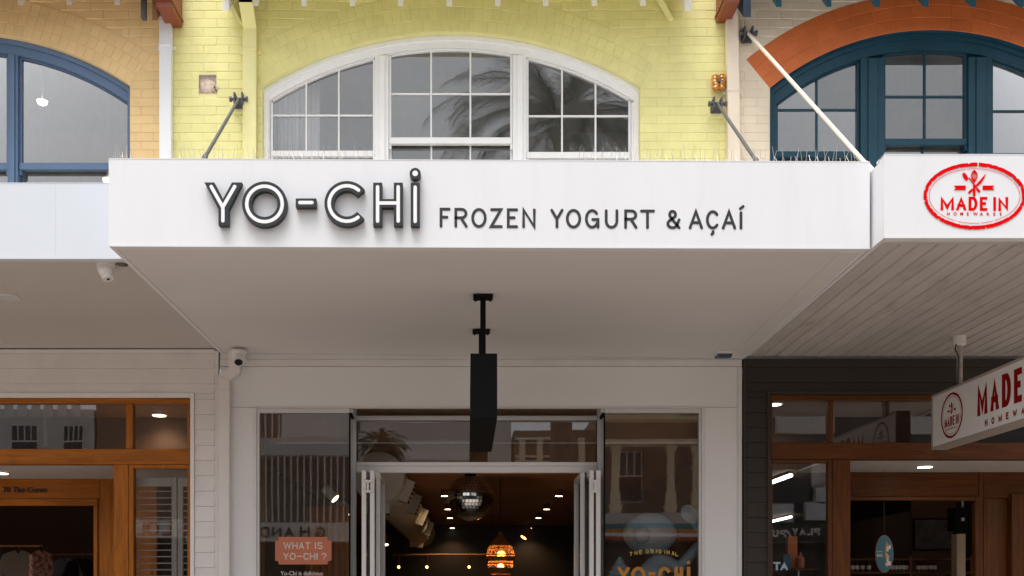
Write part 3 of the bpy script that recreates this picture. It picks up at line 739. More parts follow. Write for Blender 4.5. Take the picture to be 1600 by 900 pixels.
drainpipe('yellow painted drainpipe bending out to the eaves, left of white window', MT['yellow_trim'], [(PX(385, 9.3), 9.3, PZ(-40, 9.3)), (PX(385, 9.3), 9.3, PZ(7, 9.3)), (PX(392.5), yp, PZ(52)), (PX(392.5), yp, PZ(280))], .062, .035, [(PZ(84), 1)])

# ------------------------------------------------------------------ awnings
def awning(label, x0, x1, Df, pts, mf, ms, planks=False, seams=()):
    # pts: z of fascia bottom-left, bottom-right, top-left, top-right, soffit back-left, back-right
    zbl, zbr, ztl, ztr, zkl, zkr = pts
    t = thing('awning', label, 'awning', ((x0 + x1) / 2, DW, zkl))
    th = .07; y0, y1 = Df, Df + th
    edges = [x0] + list(seams) + [x1]
    li = lambda a, b, x: a + (b - a) * (x - x0) / (x1 - x0)
    for i in range(len(edges) - 1):
        a, c = edges[i] + (0.0004 if i else 0), edges[i + 1] - (0.0004 if i < len(edges) - 2 else 0)
        mb = MB(); f4 = lambda y: [(a, y, li(zbl, zbr, a)), (c, y, li(zbl, zbr, c)), (c, y, li(ztl, ztr, c)), (a, y, li(ztl, ztr, a))]
        mb.hexa(f4(y0), f4(y1)); mb.build('fascia', mf, t)
    # thin edge angle along the bottom and cap flashing along the top
    e = .012
    MB().hexa([(x0, y0 - .002, zbl - .002), (x1, y0 - .002, zbr - .002), (x1, y0 - .002, zbr + e), (x0, y0 - .002, zbl + e)], [(x0, y0 - .0005, zbl - .004), (x1, y0 - .0005, zbr - .004), (x1, y0 - .0005, zbr + e), (x0, y0 - .0005, zbl + e)]).build('edge_angle', mf, t)
    MB().hexa([(x0, y0 - .0015, ztl - .002), (x1, y0 - .0015, ztr - .002), (x1, y0 - .0015, ztr + .003), (x0, y0 - .0015, ztl + .003)], [(x0, y1 + .05, ztl - .012), (x1, y1 + .05, ztr - .012), (x1, y1 + .05, ztr + .003), (x0, y1 + .05, ztl + .003)]).build('cap_flashing', mf, t)
    # roof deck and cheeks
    MB().hexa([(x0 + .031, y1 + .001, ztl - .12), (x1 - .031, y1 + .001, ztr - .12), (x1 - .031, DW - .012, ztr - .10), (x0 + .031, DW - .012, ztl - .10)], [(x0 + .031, y1 + .001, ztl - .06), (x1 - .031, y1 + .001, ztr - .06), (x1 - .031, DW - .012, ztr - .04), (x0 + .031, DW - .012, ztl - .04)]).build('roof_deck', MT['deck'], t)
    for x, zb_, zt_, zk in ((x0, zbl, ztl, zkl), (x1, zbr, ztr, zkr)):
        a, c = (x, x + .03) if x == x0 else (x - .03, x)
        MB().hexa([(a, y1, zb_ + .001), (c, y1, zb_ + .001), (c, y1, zt_ - .02), (a, y1, zt_ - .02)], [(a, DW - .014, zk + .001), (c, DW - .014, zk + .001), (c, DW - .014, zt_ - .02), (a, DW - .014, zt_ - .02)]).build('cheek', mf, t)
    ins = .032
    if not planks:
        a, c = x0 + ins, x1 - ins
        MB().hexa([(a, y1 + .001, zbl + .004), (c, y1 + .001, zbr + .004), (c, DW - .016, zkr + .004), (a, DW - .016, zkl + .004)], [(a, y1 + .001, zbl + .02), (c, y1 + .001, zbr + .02), (c, DW - .016, zkr + .02), (a, DW - .016, zkl + .02)]).build('soffit', ms, t)
    else:
        MB().hexa([(x0 + ins, y1 + .001, zbl + .022), (x1 - ins, y1 + .001, zbr + .022), (x1 - ins, DW - .016, zkr + .022), (x0 + ins, DW - .016, zkl + .022)], [(x0 + ins, y1 + .001, zbl + .03), (x1 - ins, y1 + .001, zbr + .03), (x1 - ins, DW - .016, zkr + .03), (x0 + ins, DW - .016, zkl + .03)]).build('soffit_backing', MT['navy'], t)
        x = x0 + ins + .002; pw = .125
        while x < x1 - ins - pw:
            q = x + pw; gap = .007; dz = rnd.uniform(-.0015, .0015); dk = rnd.uniform(-.0015, .0015)
            mb = MB(); c1 = [(x, .010), (x + .008, 0), (q - gap - .008, 0), (q - gap, .010), (q - gap, .018), (x, .018)]
            A_ = [mb.bm.verts.new((u, y1 + .002, zbl + .001 + v_ + dz)) for u, v_ in c1]; B_ = [mb.bm.verts.new((u, DW - .02, zkl + .001 + v_ + dk)) for u, v_ in c1]
            mb.bm.faces.new(A_); mb.bm.faces.new(B_[::-1])
            for i in range(6): mb.bm.faces.new((A_[i], B_[i], B_[(i + 1) % 6], A_[(i + 1) % 6]))
            mb.build('soffit_plank', ms, t); x = q
    return t
zc = (PZ(384.5, DA), PZ(388.5, DA), PZ(248, DA), PZ(253, DA), PZ(553), PZ(561))
AW_C = awning('large white middle awning carrying the black shop lettering', -2.352, 2.632, DA, zc, MT['fascia'], MT['soffit'])
# flat edge strip along the right and back of the middle soffit
li = lambda a, b, t: a + (b - a) * t
m_ = MB()
zA = zc[1] + .0005; zB_ = zc[5] + .0005
m_.hexa([(2.47, DA + .09, zA), (2.60, DA + .09, zA), (2.60, DW - .03, zB_), (2.47, DW - .03, zB_)], [(2.47, DA + .09, zA + .012), (2.60, DA + .09, zA + .012), (2.60, DW - .03, zB_ + .012), (2.47, DW - .03, zB_ + .012)])
m_.build('soffit_edge_strip', MT['soffit'], AW_C)
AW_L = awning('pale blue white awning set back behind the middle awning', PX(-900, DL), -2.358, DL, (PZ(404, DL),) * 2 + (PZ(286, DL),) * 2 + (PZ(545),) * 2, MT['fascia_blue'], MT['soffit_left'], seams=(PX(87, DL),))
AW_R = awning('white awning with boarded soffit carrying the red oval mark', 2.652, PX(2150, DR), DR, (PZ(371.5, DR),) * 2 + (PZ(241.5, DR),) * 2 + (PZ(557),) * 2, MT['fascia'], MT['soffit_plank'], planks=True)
boxo('front_trim', MT['soffit_plank'], AW_R, 2.68, PX(2150, DR) - .04, DR + .071, DR + .10, PZ(371.5, DR) - .006, PZ(371.5, DR) + .012)

# ---- bird spikes on the middle awning
def spike_strip(label, a, c, n, seed, two=True):
    r_ = random.Random(seed)
    t = thing('bird_spikes', label, 'bird spikes', (PX((a + c) / 2, DA), DA + .1, PZ(251, DA)))
    zt = lambda x: zc[2] + (zc[3] - zc[2]) * (x + 2.352) / 4.984
    xa, xb = PX(a, DA), PX(c, DA)
    mb = MB().hexa([(xa, DA + .04, zt(xa) + .003), (xb, DA + .04, zt(xb) + .003), (xb, DA + .07, zt(xb) + .003), (xa, DA + .07, zt(xa) + .003)], [(xa, DA + .04, zt(xa) + .01), (xb, DA + .04, zt(xb) + .01), (xb, DA + .07, zt(xb) + .01), (xa, DA + .07, zt(xa) + .01)])
    mb.build('base_strip', MT['camwhite'], t)
    for i in range(n):
        x = xa + (xb - xa) * (i + .5) / n + r_.uniform(-.01, .01); lean = r_.uniform(-.03, .02); k = i % 3
        y = DA + .055; dy = (-.05, .0, .05)[k]; h = (.075, .11, .075)[k] * r_.uniform(.85, 1.1)
        MB().tube((x, y, zt(x) + .008), (x + lean, y + dy, zt(x) + .008 + h), .0016, .0011, 5).build('spike', MT['spike'], t)
spike_strip('wire bird spikes bunched at the left end of the middle awning', 174, 205, 14, 1)
spike_strip('long row of wire bird spikes in front of the yellow wall and left sash', 262, 590, 60, 2)
spike_strip('row of wire bird spikes under the right tie rods', 905, 1352, 84, 3)

# ---- tie rods
def tie_rod(label, wx, wz, ex, ez, Dt, m, mbk, r, plate=None):
    t = thing('tie_rod', label, 'tie rod', (wx, DW, wz))
    if plate: boxo('wall_plate', plate, t, wx - .07, wx + .075, DW - .02, DW - .003, wz - .1, wz + .06, .004)
    y = DW - .09
    m1 = MB(); m1.box(wx - .045, wx - .028, DW - .12, DW - .021, wz - .05, wz + .055, .003); m1.box(wx + .028, wx + .045, DW - .12, DW - .021, wz - .05, wz + .055, .003)
    m1.tube((wx - .07, y, wz), (wx + .07, y, wz), .016, n=8); m1.box(wx - .05, wx + .05, DW - .035, DW - .0215, wz - .06, wz + .045)
    for s_ in (-1, 1): m1.tube((wx + s_ * .068, y, wz), (wx + s_ * .085, y, wz), .026, n=6)
    m1.build('bracket', mbk, t)
    MB().tube((wx, y, wz), (ex, Dt, ez), r, n=12).build('rod', m, t, smooth=True)
    a = Vector((ex, Dt, ez)); b = Vector((wx, y, wz)); dd = (b - a).normalized()
    MB().tube(a + dd * .08, a + dd * .3, r * 1.45, n=8).build('turnbuckle', m, t)
    return t
Dt = 7.6
def rod_end(px, py, D): return PX(px, D), PZ(py, D), D
# the rods run down towards the street; where they cross the awning's top line in view fixes their slope
def rod(label, wpx, wpy, qpx, qpy, m, mbk, r, plate=None, Dq=7.75):
    wx, wz = PX(wpx, DW - .09), PZ(wpy, DW - .09)
    ex, ez = PX(qpx, Dq), PZ(qpy, Dq)
    v_ = Vector((ex - wx, Dq - (DW - .09), ez - wz)); k = 1.12
    tie_rod(label, wx, wz, wx + v_.x * k, wz + v_.z * k, DW - .09 + v_.y * k, m, mbk, r, plate)
rod('dark steel tie rod slanting left below the broken patch of wall', 373, 155, 320, 246, MT['grey_steel'], MT['grey_steel'], .0145, MT['yellow_trim'])
rod('dark steel tie rod slanting right beneath the amber ornament', 1121, 162, 1182, 252, MT['grey_steel'], MT['grey_steel'], .0145, MT['yellow_trim'])
rod('cream painted tie rod crossing in front of the orange arch', 1169, 52, 1351, 254, MT['cream_rod'], MT['grey_steel'], .0165, None)

# ---- amber ornament
t = thing('wall_ornament', 'amber glazed lobed ceramic ornament on the yellow wall', 'ornament', (PX(1121), DW - .004, PZ(132)))
for i, (dx, dz) in enumerate(((-.033, .025), (.033, .03), (-.028, -.032), (.03, -.028))):
    c = Vector((PX(1121) + dx, DW - .045, PZ(132) + dz))
    MB().lathe(c, [(.02, -.045), (.034, -.03), (.028, -.012), (.036, .004), (.03, .02), (.034, .03), (.018, .044)], 12, 'z' if i < 4 else 'y').build('lobe', MT['amber'], t, smooth=True)
MB().tube((PX(1121), DW - .004, PZ(132)), (PX(1121), DW - .09, PZ(132)), .018).build('pin', MT['grey_steel'], t)

# ------------------------------------------------------------------ shop lettering on the middle fascia
LT = .044; LF = DA - .044 - .004
t = thing('shop_lettering', 'large raised charcoal letters with white inlines on the middle awning', 'sign lettering', (PX(488, LF), DA - .004, PZ(352, LF)))
lx = lambda p: PX(p, LF)
lz = lambda p: PZ(p, LF)
sl = LF / F
fr_l = lambda u, v, n: (u, LF + n, v)
def raised(mb, pts): mb.poly([(lx(a), lz(b)) for a, b in pts], 0, LT, fr_l)
INL = MT['inline']
def inline(parent, paths, w_=5.4, dots=()):
    mb = MB()
    for k, p in enumerate(paths): ribbon(mb, [(lx(a), lz(b)) for a, b in p], w_ * sl, -.0012 - .0003 * k, .002, fr_l, 'round')
    for c, r_ in dots: mb.poly([(lx(c[0]) + r_ * sl * math.cos(2 * math.pi * i / 28), lz(c[1]) + r_ * sl * math.sin(2 * math.pi * i / 28)) for i in range(28)], -.0015, .002, fr_l)
    mb.build('inline', INL, parent)
def apx(cx, cy, r_, a0, a1, n=40): return [(cx + r_ * math.cos(R(a0 + (a1 - a0) * i / n)), cy - r_ * math.sin(R(a0 + (a1 - a0) * i / n))) for i in range(n + 1)]
mb = MB(); raised(mb, [(319.3, 285), (334.8, 285), (348.3, 311), (362.3, 285), (378, 285), (357, 327), (357, 352), (341.3, 352), (341.3, 327)])
o = mb.build('letter', MT['letter'], t); inline(o, [[(330, 291.5), (348.3, 324), (348.3, 345)], [(348.5, 323), (366.8, 291.5)]])
mb = MB(); ribbon(mb, [(lx(a), lz(b)) for a, b in apx(413.3, 318.7, 27.7, 0, 360, 56)], 15 * sl, 0, LT, fr_l, 'butt'); o = mb.build('letter', MT['letter'], t, smooth=True); inline(o, [apx(413.3, 318.7, 27.7, 0, 360, 56)])
mb = MB(); raised(mb, [(462, 310), (494, 310), (494, 323.6), (462, 323.6)]); o = mb.build('hyphen', MT['letter'], t); inline(o, [[(468.5, 316.5), (487.5, 316.5)]])
mb = MB(); ribbon(mb, [(lx(a), lz(b)) for a, b in apx(542, 318, 27.7, 37, 320, 48)], 15 * sl, 0, LT, fr_l, 'butt'); o = mb.build('letter', MT['letter'], t, smooth=True); inline(o, [apx(542, 318, 27.7, 49, 309, 48)])
mb = MB(); raised(mb, [(583, 285.3), (597, 285.3), (597, 311), (615.3, 311), (615.3, 285.3), (629.2, 285.3), (629.2, 352.4), (615.3, 352.4), (615.3, 324), (597, 324), (597, 352.4), (583, 352.4)])
o = mb.build('letter', MT['letter'], t); inline(o, [[(590, 292), (590, 345.5)], [(622.2, 292), (622.2, 345.5)], [(592, 317.3), (620, 317.3)]])
mb = MB(); raised(mb, [(641.7, 285.6), (655.7, 285.6), (655.7, 352.8), (641.7, 352.8)]); o = mb.build('letter', MT['letter'], t); inline(o, [[(648.7, 292.5), (648.7, 346)]])
mb = MB(); mb.poly([(lx(648.7) + 8.7 * sl * math.cos(2 * math.pi * i / 36), lz(271) + 8.7 * sl * math.sin(2 * math.pi * i / 36)) for i in range(36)], 0, LT, fr_l); o = mb.build('letter_dot', MT['letter'], t); inline(o, [], dots=[((648.7, 271), 4.4)])

D2 = DA - .0006; fr2 = front(D2)
t = thing('tagline_lettering', 'flat black letters reading FROZEN YOGURT & AÇAÍ', 'sign lettering', (PX(925, D2), D2, PZ(356, D2)))
for ch, a, c in (('F', 687, 704), ('R', 710, 730.7), ('O', 736.4, 760.3), ('Z', 765.3, 785.4), ('E', 792, 809.5), ('N', 816, 837), ('Y', 859.9, 880.5), ('O', 884.2, 908), ('G', 914, 936.5), ('U', 945, 966), ('R', 975.3, 996), ('T', 1000, 1023.3), ('&', 1041.3, 1063.2), ('A', 1076, 1098.5), ('Ç', 1103, 1123.4), ('A', 1127.7, 1150.2), ('Í', 1155.4, 1160)):
    m = (a + c) / 2; zt_ = PZ(324.6 + (m - 687) * .0095, D2); zb_ = PZ(355.6 + (m - 687) * .0065, D2)
    mb = MB(); w_ = 4.3 * D2 / F
    glyph(mb, ch, PX(a, D2), PX(c, D2), zb_, zt_, w_, .0022, fr2)
    if ch == 'Ç': ribbon(mb, [(PX(x, D2), PZ(y, D2)) for x, y in ((1114.2, 361.8), (1114, 364.2), (1112.2, 366))], w_, -.0024, 0, fr2)
    if ch == 'Í': ribbon(mb, [(PX(x, D2), PZ(y, D2)) for x, y in ((1156.8, 326), (1161, 322.6))], w_, -.0024, 0, fr2)
    mb.build('letter', MT['black'], t)

# ------------------------------------------------------------------ red oval mark on the right fascia
def oval_ring(mb, cx, cz, rx, rz, w_, fr, th, seed, rough=0.0, gaps=0.0, n=220):
    r_ = random.Random(seed); prev = None
    for i in range(n + 1):
        a = 2 * math.pi * i / n
        ou = 1 - rough * max(0, r_.gauss(-.4, 1)) ; inn = rough * max(0, r_.gauss(-.4, 1))
        p1 = (cx + (rx) * math.cos(a) - w_ * (1 - ou) * math.cos(a), cz + rz * math.sin(a) - w_ * (1 - ou) * math.sin(a))
        p0 = (cx + (rx - w_ + w_ * inn) * math.cos(a), cz + (rz - w_ + w_ * inn) * math.sin(a))
        if prev and r_.random() > gaps: mb.face([fr(*prev[0], -th), fr(*p0, -th), fr(*p1, -th), fr(*prev[1], -th)])
        prev = (p0, p1)
def utensils(parent, cx, cz, k, fr, th, m):
    # crossed spoon, whisk and knife with two little banners
    f2 = lambda e: (lambda u, v, n: fr(cx + u * k, cz + v * k, n - e))
    mb = MB()
    ribbon(mb, [(-.62, 1.0), (.62, -.62)], .11, -th, 0, f2(0), 'butt'); mb.poly([(-1.0 + .36 * math.cos(2 * math.pi * i / 20) * .8 - .12 * math.sin(2 * math.pi * i / 20), 1.1 + .42 * math.sin(2 * math.pi * i / 20) - .1 * math.cos(2 * math.pi * i / 20)) for i in range(20)], -th - .0002, 0, f2(0))
    ribbon(mb, [(.3, -.25), (.62, -.62)], .24, -th - .0004, 0, f2(0), 'butt'); mb.build('spoon', m, parent)
    mb = MB(); mb.poly([(.02, -.02), (.95, 1.05), (1.3, 1.45), (1.1, .9), (.75, .35), (.35, .02)], -th - .0006, 0, f2(0))
    ribbon(mb, [(-.18, -.32), (-.62, -.72)], .26, -th - .0008, 0, f2(0), 'butt'); mb.build('knife', m, parent)
    mb = MB(); ribbon(mb, [(0, .1), (0, -1.0)], .26, -th - .001, 0, f2(0), 'round')
    for q, dx in enumerate((.34, .18, .0)):
        for s_ in ((-1, 1) if dx else (1,)):
            ribbon(mb, [(0, .4)] + [(s_ * dx * math.sin(math.pi * i / 12) ** .7, .55 + 1.25 * i / 12) for i in range(1, 12)] + [(0, 1.82)], .06, -th - .0012 - .0002 * q, 0, f2(0), 'butt')
    mb.build('whisk', m, parent)
    for s_ in (-1, 1):
        MB().poly([(s_ * .95, .1), (s_ * .95, -.38), (s_ * 2.25, -.38), (s_ * 2.02, -.14), (s_ * 2.25, .1)], -th, 0, f2(0)).build('banner', m, parent)
D3 = DR - .0006; fr3 = front(D3); s3 = D3 / F
t = thing('oval_emblem', 'red oval stamp emblem with crossed utensils on the right fascia', 'emblem', (PX(1522, D3), D3, PZ(306, D3)))
ex, ez_ = PX(1522.5, D3), PZ(306.5, D3)
mb = MB(); oval_ring(mb, ex, ez_, 80 * s3, 52.3 * s3, 6.0 * s3, fr3, .003, 5, .16, .012); mb.build('outer_ring', MT['red'], t)
for k_ in range(46):      # worn flecks of bare fascia in the printed ring
    a_ = random.Random(k_).uniform(0, 6.283); q_ = random.Random(k_ + 99).uniform(75.4, 79.4) / 80
    fx_, fz_ = ex + 80 * s3 * q_ * math.cos(a_), ez_ + 52.3 * s3 * q_ * math.sin(a_); e_ = random.Random(k_ + 7).uniform(.5, 1.3) * s3
    MB().poly([(fx_ + e_ * 1.3 * math.cos(t_), fz_ + e_ * .7 * math.sin(t_ + k_)) for t_ in (0, 1.2, 2.5, 3.7, 5)], -.0016, -.0013, fr3).build('worn_fleck', MT['fascia'], t)
mb = MB(); oval_ring(mb, ex, ez_, 71.3 * s3, 43 * s3, .8 * s3, fr3, .003, 6, .0, .05); mb.build('inner_ring', MT['red'], t)
utensils(t, PX(1522, D3), PZ(291.5, D3), 14.0 * s3, fr3, .003, MT['red'])
for ch, a, c in (('M', 1469.5, 1490.5), ('A', 1494, 1509.7), ('D', 1513.3, 1527.2), ('E', 1531, 1542.6), ('I', 1552, 1556.2), ('N', 1559.8, 1575.3)):
    tilt = (a - 1469) * .014
    mb = MB(); glyph(mb, ch, PX(a, D3), PX(c, D3), PZ(328.6 + tilt, D3), PZ(306.8 + tilt, D3), (4.4 if ch != 'I' else 4.2) * s3, .0012, fr3, 'square'); mb.build('letter', MT['red'], t)
for i, ch in enumerate('HOMEWARES'):
    text_mesh('small_letter', ch, 7.0 * s3, .0012, fr3, MT['red'], t, PX(1479.3 + i * 10.35, D3), PZ(336.4 + i * .08, D3), .95, .0006)

# ------------------------------------------------------------------ soffit fittings
t = thing('security_camera', 'white swivel security camera under the left awning edge', 'security camera', (PX(161, 7.12), 7.12, PZ(405, 7.12)))
zz = PZ(405.5, 7.12); xx = PX(162, 7.12)
MB().lathe((xx, 7.16, zz), [(.066, 0), (.066, -.03), (.06, -.06)], 24).build('base', MT['camwhite'], t, smooth=True)
MB().ball((xx + .004, 7.14, zz - .07), .052, .052, .05).build('ball', MT['camwhite'], t, smooth=True)
MB().tube((xx, 7.16, zz - .06), (xx + .022, 7.15, zz - .13), .048, .04, 20).build('barrel', MT['camwhite'], t, smooth=True)
MB().tube((xx + .0222, 7.1499, zz - .1302), (xx + .0228, 7.1497, zz - .132), .012, .012, 12).build('lens', MT['lens'], t)
t = thing('security_camera', 'white dome security camera in the corner above the bent drainpipe', 'security camera', (PX(374, 9.4), 9.4, PZ(552, 9.4)))
zz = PZ(548.5, 9.36); xx = PX(373, 9.36)
MB().lathe((xx, 9.36, zz), [(.075, 0), (.075, -.022), (.066, -.03)], 28).build('base', MT['camwhite'], t, smooth=True)
MB().lathe((xx, 9.36, zz - .03), [(.06, 0), (.062, -.04), (.05, -.075), (.03, -.09)], 24).build('housing', MT['camwhite'], t, smooth=True)
MB().tube((xx + .004, 9.345, zz - .06), (xx + .012, 9.30, zz - .118), .047, .043, 20).build('eyeball', MT['camwhite'], t, smooth=True)
MB().tube((xx + .0122, 9.2995, zz - .1185), (xx + .013, 9.296, zz - .123), .038, .034, 20).build('lens', MT['lens'], t)
t = thing('motion_sensor', 'small blue black sensor at the back corner of the middle soffit', 'sensor', (PX(1130, 9.4), 9.4, PZ(555, 9.4)))
xx = PX(1130, 9.38); zz = PZ(553.5, 9.38)
boxo('base', MT['camwhite'], t, xx - .075, xx + .075, 9.30, 9.46, zz - .012, zz + .012, .004)
MB().hexa([(xx - .055, 9.31, zz - .05), (xx + .055, 9.31, zz - .05), (xx + .055, 9.44, zz - .03), (xx - .055, 9.44, zz - .03)], [(xx - .068, 9.30, zz - .0125), (xx + .068, 9.30, zz - .0125), (xx + .068, 9.45, zz - .0125), (xx - .068, 9.45, zz - .0125)]).build('body', MT['bluedark'], t)
def downlight(label, x, y, z, r_, ring, glow, group=None, power=0, col=(1, .85, .65)):
    t = thing('downlight', label, 'downlight', (x, y, z), group)
    MB().lathe((x, y, z), [(r_, .004), (r_, -.006), (r_ * .82, -.009)], 24).build('trim_ring', ring, t, smooth=True)
    MB().lathe((x, y, z - .0095), [(r_ * .8, 0), (r_ * .8, -.003)], 24).build('diffuser', glow, t)
    if power:
        ld = bpy.data.lights.new('downlight_lamp', 'SPOT'); ld.energy = power; ld.color = col; ld.spot_size = R(150); ld.spot_blend = .8; ld.shadow_soft_size = r_
        lo = bpy.data.objects.new('lamp', ld); lo.location = (x, y, z - .03); link(lo, t)
downlight('unlit recessed downlight at the left edge of the left soffit', PX(13, 7.9), 7.9, PZ(464, 7.9), .085, MT['trim_grey'], MT['room_grey'])
downlight('unlit dark recessed downlight beside the swivel camera', PX(190, 7.13), 7.13, PZ(411, 7.13) + .0, .055, MT['trim_grey'], MT['lens'])

# ------------------------------------------------------------------ hanging signs
t = thing('blade_sign', 'black box sign hanging on two posts under the middle awning', 'hanging sign', (.116, 8.13, 4.03))
boxo('sign_box', MT['blackmetal'], t, .0186, .213, 7.28, 8.98, H + 1.275, H + 1.748, .004)
for y in (7.635, 8.63):
    zt_ = H + 2.262
    boxo('post', MT['blackmetal'], t, .094, .136, y - .02, y + .02, H + 1.749, zt_ - .012, .003)
    boxo('ceiling_plate', MT['blackmetal'], t, .04, .19, y - .065, y + .065, zt_ - .0115, zt_ + .002, .002)
    for dx in (-.055, .055): 
        for dy in (-.045, .045): MB().tube((.115 + dx, y + dy, zt_ - .0118), (.115 + dx, y + dy, zt_ - .022), .009, n=6).build('bolt', MT['blackmetal'], t)
XS = 4.257
t = thing('lightbox_sign', 'white hanging lightbox sign with dark red lettering and round emblem', 'hanging sign', (XS, 8.1, H + 1.829))
y0, y1, z0, z1 = 6.75, 9.23, H + 1.329, H + 1.828
c_ = MB(); w_ = .022
c_.box(XS, XS + .145, y0, y1, z1 - w_, z1, .003); c_.box(XS, XS + .145, y0, y1, z0, z0 + w_, .003)
c_.box(XS + .001, XS + .144, y1 - w_, y1 + .001, z0 + w_, z1 - w_); c_.box(XS + .001, XS + .144, y0 - .001, y0 + w_, z0 + w_, z1 - w_)
c_.build('case', MT['signcase'], t)
for xf in (XS + .006, XS + .13): boxo('acrylic_face', MT['acrylic'], t, xf, xf + .008, y0 + w_, y1 - w_, z0 + w_, z1 - w_)
frs = lambda u, v, n: (XS + .0055 + n, -u, v)          # u runs towards the street (minus y)
def sy(px): return XS * F / (px - CX)                 # depth at which this face shows at a picture column
yc = sy(1486); zc_ = H + (CY - 649) * yc / F
rg = .2
mb = MB(); oval_ring(mb, -yc, zc_, rg, rg, .022, frs, .001, 9, .12, 0, 96); mb.build('emblem_ring', MT['darkred'], t)
mb = MB(); oval_ring(mb, -yc, zc_, rg - .035, rg - .035, .0035, frs, .001, 9, 0, 0, 96); mb.build('emblem_ring', MT['darkred'], t)
utensils(t, -yc, zc_ + .05, .036, frs, .001, MT['darkred'])
word('MADE IN', -yc - .13, zc_ - .09, .085, .44, .010, .015, .0012, frs, t, MT['darkred'], 'square', .2, 'small_letter', wid={'I': .2, 'M': 1.2})
text_mesh('small_letter', 'H O M E W A R E S', .026, .001, frs, MT['darkred'], t, -yc - .11, zc_ - .122, .92)
yM = sy(1526); zb_ = H + (CY - 650) * sy(1526) / F
word('MADE IN', -yM, H + 1.488, .265, .5, .045, .052, .0012, frs, t, MT['darkred'], 'square', .28, wid={'M': 1.25, 'I': .42, 'E': .85})
word('HOMEWARES', -sy(1538), H + 1.385, .055, .75, .062, .013, .0012, frs, t, MT['darkred'], 'square', .3, 'small_letter')
for yp_ in (8.84, 7.2):
    MB().tube((XS + .07, yp_, z1), (XS + .07, yp_, H + 2.27), .024, n=12).build('pole', MT['pole'], t, smooth=True)
    MB().lathe((XS + .07, yp_, H + 2.272), [(.055, 0), (.055, -.07), (.04, -.085)], 16).build('junction_box', MT['camwhite'], t, smooth=True)
cb = MB(); pp = [Vector((XS + .03, 8.82, H + 2.2)), Vector((XS + .01, 8.80, H + 2.15)), Vector((XS + .045, 8.805, H + 2.08)), Vector((XS + .04, 8.82, H + 1.83))]
for i in range(3): cb.tube(pp[i], pp[i + 1], .006, n=6)
cb.build('cable', MT['black'], t)

# ------------------------------------------------------------------ middle shopfront
SF = thing('shopfront', 'white panelled middle shopfront with open folding glass doors', 'shopfront', (.125, DW, 0))
xl, xr = -2.362, 2.612
zsof = PZ(553) + .0
y0 = DW; P = MT['panel']
x343, x361, x400, x1095, x1100, x1152 = PX(343), PX(361), PX(400), PX(1097), PX(1100), PX(1152)
z637, z575 = PZ(637), PZ(575)
boxo('header_panel', P, SF, xl + .002, x1152 - .001, y0, y0 + .05, z637 + .006, PZ(573), .002)
boxo('cornice_strip', MT['trim_grey'], SF, xl + .002, x1152 + .04, y0 - .014, y0 + .05, PZ(572.5), PZ(562), .003)
boxo('cornice_strip', MT['trim_grey'], SF, xl + .002, x1152 + .04, y0 - .006, y0 + .05, PZ(561.8), PZ(545), .003)
boxo('pier_panel', P, SF, xl + .002, PX(397) - .001, y0 + .001, y0 + .05, 0, z637 + .003, .002)
boxo('pier_panel', P, SF, PX(1101), x1152 - .001, y0 + .001, y0 + .05, 0, z637 + .003, .002)
boxo('corner_trim', MT['trim_grey'], SF, x1152, xr, y0 - .008, y0 + .05, 0, PZ(573), .003)
fr_ = MB()
fr_.box(PX(397), PX(401), y0 - .012, y0 + .05, 0, z637 + .0035, .002); fr_.box(PX(1096.5), PX(1100.5), y0 - .012, y0 + .05, 0, z637 + .0035, .002); fr_.box(PX(397) + .001, PX(1100.5) - .001, y0 - .012, y0 + .05, z637 - .004, z637 + .0055, .002)
fr_.build('opening_trim', MT['trim_grey'], SF)
def bay(xa, xb, ret_x):
    z = PZ(645)
    m1 = MB(); jw = .026
    m1.box(xa, xa + jw if xa < xb else xa - jw, y0 + .002, y0 + .06, .02, z637 - .006, .003)
    m1.box(min(xa, xb), max(xa, xb), y0 + .001, y0 + .062, z, z637 - .005, .003)
    m1.build('bay_frame', MT['alu'], SF)
    a, c = sorted((xa + (jw if xa < xb else -jw), xb))
    MB().face([(a, y0 + .03, .3), (c, y0 + .03, .3), (c, y0 + .03, z + .002), (a, y0 + .03, z + .002)]).build('window_pane', MT['glass'], SF)
    MB().face([(xb, y0 + .032, .3), (xb, DD - .01, .3), (xb, DD - .01, z + .002), (xb, y0 + .032, z + .002)]).build('return_pane', MT['glass'], SF)
    boxo('glass_edge', MT['blackmetal'], SF, xb - .008, xb + .008, y0 + .022, y0 + .038, .3, z)
    boxo('return_head', MT['blackmetal'], SF, xb - .012, xb + .012, y0 + .064, DD - .012, z - .012, z + .012)
    boxo('return_lining', MT['trim_grey'], SF, min(xb, xb + (.03 if xb < 0 else -.03)), max(xb, xb + (.03 if xb < 0 else -.03)), y0 + .051, DD - .03, z + .013, z637 + .2)
    boxo('bay_sill', MT['alu'], SF, a, c, y0 + .003, DD, 0, .3)
bay(PX(401), PX(546), 1); bay(PX(1096.5), PX(945), -1)
